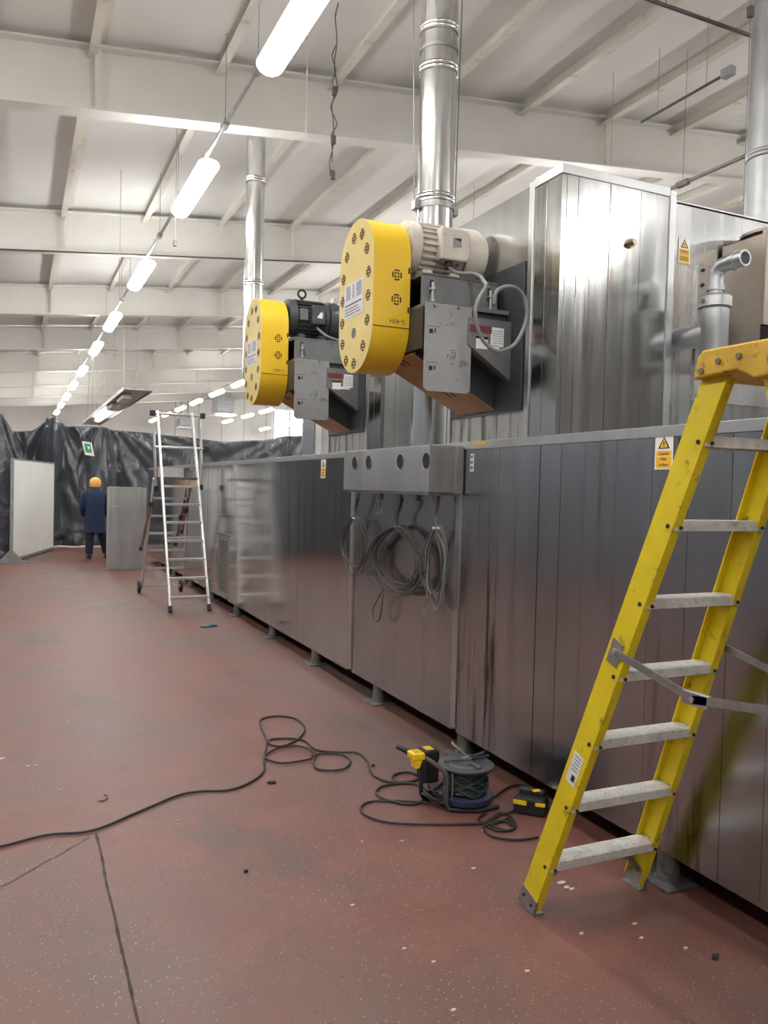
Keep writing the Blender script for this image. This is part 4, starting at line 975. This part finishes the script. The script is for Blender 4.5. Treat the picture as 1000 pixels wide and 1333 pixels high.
# steel panel standing out by the oven's far end
sp = thing('sheet_steel_board', (1.75, 14.7, 0), 'grey sheet steel board standing upright beside the person', 'board')
build('sheet', MB().box((1.455, 14.69, .015), (2.03, 14.73, 1.43)), 'board_steel', sp, bevel=.004)
build('edge_channel', MB().box((1.445, 14.68, 0), (1.475, 14.75, 1.445)), 'trim_steel', sp)
build('edge_channel', MB().box((2.02, 14.68, 0), (2.10, 14.78, 1.45)), 'trim_steel', sp)
build('edge_channel', MB().box((1.475, 14.68, 1.43), (2.02, 14.75, 1.455)), 'trim_steel', sp)
build('seam_rib', MB().box((1.475, 14.682, 1.11), (2.02, 14.692, 1.125)), 'trim_steel', sp)

# ---- person walking away, seen from behind
PXX, PY = 1.43, 16.85
ps = thing('person', (PXX, PY, 0), 'person in dark blue coat and orange hair net walking away beside grey steel board', 'person')
def skinned(name, pts, edges, radii, mat, parent, sub=2):
    me = bpy.data.meshes.new(name); base = ORG[parent]
    me.from_pydata([tuple(Vector(p)-base) for p in pts], edges, [])
    o = bpy.data.objects.new(name, me); COL.objects.link(o)
    md = o.modifiers.new('skin', 'SKIN'); md.use_smooth_shade = True
    for i, r in enumerate(radii):
        rr = (r, r) if isinstance(r, (int, float)) else r
        me.skin_vertices[0].data[i].radius = rr
        me.skin_vertices[0].data[i].use_root = (i == 0)
    o.modifiers.new('sub', 'SUBSURF').levels = sub
    dg = bpy.context.evaluated_depsgraph_get(); m2 = bpy.data.meshes.new_from_object(o.evaluated_get(dg))
    bpy.data.objects.remove(o); m2.name = name; m2.materials.clear(); m2.materials.append(M[mat])
    m2.polygons.foreach_set('use_smooth', [True]*len(m2.polygons))
    o = bpy.data.objects.new(name, m2); return link(o, parent, base)
P = lambda x, y, z: Vector((PXX+x, PY+y, z))
bp = [P(0, 0, .82), P(0, 0, 1.0), P(0, .01, 1.18), P(0, .01, 1.30), P(0, .02, 1.385), P(0, .03, 1.45), P(0, .035, 1.53),
      P(-.17, .01, 1.27), P(-.22, .03, 1.05), P(-.20, .14, .88), P(-.18, .20, .82),
      P(.17, .01, 1.27), P(.22, .04, 1.05), P(.20, .17, .90), P(.18, .23, .85),
      P(-.085, 0, .76), P(-.095, .0, .43), P(-.10, -.02, .09), P(-.10, .10, .035),
      P(.09, .02, .76), P(.16, .10, .43), P(.24, .10, .10), P(.25, .21, .04)]
be = [(0,1),(1,2),(2,3),(3,4),(4,5),(5,6),(3,7),(7,8),(8,9),(9,10),(3,11),(11,12),(12,13),(13,14),(0,15),(15,16),(16,17),(17,18),(0,19),(19,20),(20,21),(21,22)]
br = [.13,.13,.14,.13,.055,.075,.085,.06,.045,.036,.03,.06,.045,.036,.03,.085,.06,.042,.035,.085,.06,.042,.035]
skinned('body', bp, be, br, 'skin', ps)
# coat: lofted around the torso, open sleeves added as tubes
def loft(mb, secs, n=24):
    vs = []; fs = []
    for (cx, cy_, z, rx, ry) in secs:
        for k in range(n):
            a = 2*pi*k/n; vs.append((PXX+cx+rx*cos(a), PY+cy_+ry*sin(a), z+.008*sin(3*a)))
    for j in range(len(secs)-1):
        for k in range(n): fs.append((j*n+k, j*n+(k+1) % n, (j+1)*n+(k+1) % n, (j+1)*n+k))
    fs += [tuple(range(n))[::-1], tuple(range((len(secs)-1)*n, len(secs)*n))]
    return mb.add(vs, fs)
ctm = loft(MB(), [(.0, .01, .53, .205, .16), (.0, .01, .62, .20, .155), (0, 0, .85, .19, .15), (0, .0, 1.02, .185, .145), (0, .01, 1.18, .205, .15), (0, .01, 1.28, .215, .14), (0, .015, 1.345, .17, .12), (0, .02, 1.39, .10, .095), (0, .025, 1.42, .078, .08)])
coat = build('coat', ctm, 'coat_blue', ps, smooth=True)
for s in (-1, 1):
    build('sleeve', MB().tube(smooth_path([P(s*.14, .01, 1.30), P(s*.20, .015, 1.24), P(s*.235, .03, 1.05), P(s*.225, .10, .93), P(s*.20, .16, .87)], 4), .06, 14, radii=[.075-.0018*i for i in range(17)]), 'coat_blue', coat, smooth=True)
build('trouser_leg', MB().tube([P(-.085, 0, .74), P(-.093, 0, .43), P(-.10, -.02, .10)], .1, 14, radii=[.10, .080, .068]), 'trouser_navy', ps, smooth=True)
build('trouser_leg', MB().tube([P(.09, .02, .74), P(.16, .10, .43), P(.235, .10, .11)], .1, 14, radii=[.10, .080, .068]), 'trouser_navy', ps, smooth=True)
for x, y in ((-.10, -.02), (.245, .10)):
    build('boot', MB().tube([P(x, y-.05, .05), P(x, y+.02, .055), P(x, y+.12, .045), P(x, y+.19, .035)], .05, 12, radii=[.045, .055, .05, .032]), 'boot_black', ps, smooth=True)
hd = MB(); hc = P(0, .035, 1.505)
hd.lathe((hc.x, hc.y, hc.z-.115), (0, 0, 1), [(0, .045), (.02, .066), (.06, .084), (.12, .090), (.17, .078), (.20, .05), (.212, .01)], 24)
build('head', hd, 'skin', ps, smooth=True)
hn = MB(); hn.lathe((hc.x, hc.y-.01, hc.z-.085), (0, 0, 1), [(0, .080), (.008, .094), (.05, .106), (.10, .110), (.15, .098), (.185, .062), (.200, .015)], 24)
build('hair_net', hn, 'hair_cap', ps, smooth=True)
for s in (-1, 1): build('ear', MB().lathe((hc.x+s*.086, hc.y+.01, hc.z-.08), (0, 0, 1), [(0, .006), (.02, .014), (.045, .012), (.055, .004)], 10), 'skin', ps, smooth=True)

# ---- exit sign hanging in front of the sheet
e0 = at(108, 577, Y=19.4); e1 = at(121, 592, Y=19.4)
ex = thing('exit_sign', ((e0.x+e1.x)/2, 19.4, e1.z), 'small green and white exit sign hanging in front of black plastic', 'sign')
cxs, czs = (e0.x+e1.x)/2, (e0.z+e1.z)/2
build('plate', MB().prism([(cxs-.13, 19.40, czs+.17), (cxs+.07, 19.38, czs+.15), (cxs+.14, 19.38, czs-.16), (cxs-.06, 19.40, czs-.13)], (0, .03, 0)), 'sign_white', ex)
build('green_field', MB().prism([(cxs-.09, 19.392, czs+.13), (cxs+.05, 19.38, czs+.115), (cxs+.09, 19.378, czs-.09), (cxs-.045, 19.39, czs-.07)], (0, -.006, 0)), 'sign_green', ex)
build('arrow', MB().prism([(cxs-.02, 19.372, czs+.06), (cxs+.04, 19.372, czs+.05), (cxs+.02, 19.372, czs-.02)], (0, -.004, 0)), 'sign_white', ex)
for s in (-1, 1): build('chain', MB().cyl((cxs+s*.08, 19.4, czs+.15), (1.55+s*.012, 19.4, 4.514), .004, n=6), 'wire', ex)

# ---- suspended cable canopy with lamps under it
c1, c2_ = at(160, 508, Z=3.6), at(200, 509, Z=3.6)
cnp = thing('light_canopy', (2.45, 19, 3.6), 'grey hanging canopy strip with lamps above the plastic sheets', 'canopy')
build('deck', MB().box((2.17, 18.8, 3.60), (2.77, 31.5, 3.64)), 'cooler_grey', cnp)
for s in (2.17, 2.77): build('lip', MB().box((s-.012, 18.8, 3.575), (s+.012, 31.5, 3.66)), 'board_edge', cnp)
for y in (19.6, 22.0): build('lamp_box', MB().box((2.24, y, 3.47), (2.44, y+1.3, 3.60)), 'lamp_body', cnp, bevel=.02)
build('lamp_tube', MB().box((2.30, 24.9, 3.46), (2.46, 27.6, 3.56)), 'lamp_soft', cnp, bevel=.02)
for y in (19.2, 21.2, 23.5, 26, 29):
    for x in (2.2, 2.74): build('drop_wire', MB().cyl((x, y, 3.64), (x, y, roof_z(x)-.15), .004, n=6), 'wire_pale', cnp)
# ---- unit coolers on the far side
def cooler(px0, py0, px1, py1, Y, label):
    a, b = at(px0, py0, Y=Y), at(px1, py1, Y=Y)
    t = thing('unit_cooler', (a.x, Y, b.z), label, 'cooler')
    build('casing', MB().box((a.x, Y, b.z+.12), (b.x, Y+1.1, a.z)), 'cooler_grey', t, bevel=.02)
    build('drip_tray', MB().box((a.x-.08, Y-.05, b.z), (b.x+.12, Y+1.1, b.z+.10)), 'lamp_body', t)
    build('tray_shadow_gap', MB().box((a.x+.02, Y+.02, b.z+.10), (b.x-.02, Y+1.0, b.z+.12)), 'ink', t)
    for x in (a.x+.1, b.x-.1): build('hanger', MB().cyl((x, Y+.4, a.z), (x, Y+.4, roof_z(x)-.004), .02, n=6), 'wire', t)
cooler(283, 515, 305, 541, 36.5, 'grey unit cooler hanging by the far wall, larger of two')
cooler(235, 543, 249, 558, 39.5, 'grey unit cooler seen through the top of the platform ladder, smaller of two')

# ================================================================== hanging wires and rods
def hang(px, py0, py1, Y, label, r=.004, mat='wire', bits=(), wig=0):
    a, b = at(px, py0, Y=Y), at(px, py1, Y=Y)
    t = thing('hanging_wire', (b.x, Y, b.z), label, 'wire')
    top_z = roof_z(a.x)
    pts = [Vector((b.x+wig*noise.noise((k*.9, Y, 0)), Y, b.z+(top_z-b.z)*k/12)) for k in range(13)]
    build('strand', MB().tube(smooth_path(pts, 3), r, 6), mat, t, smooth=True)
    if wig:
        pts = [Vector((b.x-wig*1.2*noise.noise((k*1.3, Y+3, 0)), Y+.01, b.z+.12+(top_z-b.z-.12)*k/12)) for k in range(10)]
        build('strand', MB().tube(smooth_path(pts, 3), r, 6), mat, t, smooth=True)
    for py in bits:
        c = at(px, py, Y=Y); build('connector', MB().box((b.x-.018, Y-.018, c.z-.035), (b.x+.018, Y+.018, c.z+.035)), 'cable_dark', t, bevel=.004)
    return t
hang(433, 30, 230, 6.3, 'tangled loose wire dangling from the ceiling with dark connectors', .005, 'cable_dark', (118, 182, 228), .05)
hang(398, 30, 180, 6.0, 'thin wire hanging straight from the ceiling left of the tangled wire', .003, 'wire_pale')
hang(228, 20, 320, 8.6, 'thin wire hanging past the second lamp over the aisle', .003, 'wire', (316,))
hang(155, 20, 400, 10.5, 'very thin pale wire hanging left of the lamp row', .003, 'wire_pale')
hang(968, 5, 262, 3.9, 'thin dark wire hanging in front of the right flue', .003, 'wire', (12,))
hang(795, 20, 215, 6.6, 'faint pale wire hanging above the tall steel hood', .003, 'wire_pale')
hang(283, 640, 640, 30, 'faint pale wire hanging in the far background', .006, 'wire_pale') if False else None
rd = build('threaded_rod', MB().cyl((5.58, 5.30, 5.22), (5.58, 6.32, 5.22), .013, n=10), 'cable_dark', org=(5.58, 5.3, 5.2)); tag(rd, 'short dark rod hanging under the ceiling at upper right', 'rod')
build('end_bracket', MB().box((5.545, 5.20, 5.185), (5.615, 5.31, 5.26)), 'galv', rd, bevel=.004)
for y in (5.5, 6.1): build('hanger', MB().cyl((5.58, y, 5.23), (5.58, y, roof_z(5.58)), .004, n=6), 'wire_pale', rd)
a, b = at(838, -3, Z=4.9), at(990, 33, Z=4.9)
cr = build('cross_conduit', MB().cyl((a.x-1.5, a.y, 4.9), (b.x+1.5, a.y, 4.9), .014, n=10), 'cable_dark', org=(a.x, a.y, 4.9)); tag(cr, 'dark conduit crossing under the ceiling at the top right corner', 'conduit')
for x in (a.x+.2, b.x+.4): build('hanger', MB().cyl((x, a.y, 4.91), (x, a.y, roof_z(x)), .004, n=6), 'wire', cr)
rc = build('rafter_cable', MB().cyl((-3.5, RAF[3]-.11, 4.64-.35), (7.0, RAF[3]-.11, 4.64+.7), .012, n=8), 'cable_dark', org=(0, RAF[3], 4.5)); tag(rc, 'dark cable running along the bottom of the second rafter', 'cable')
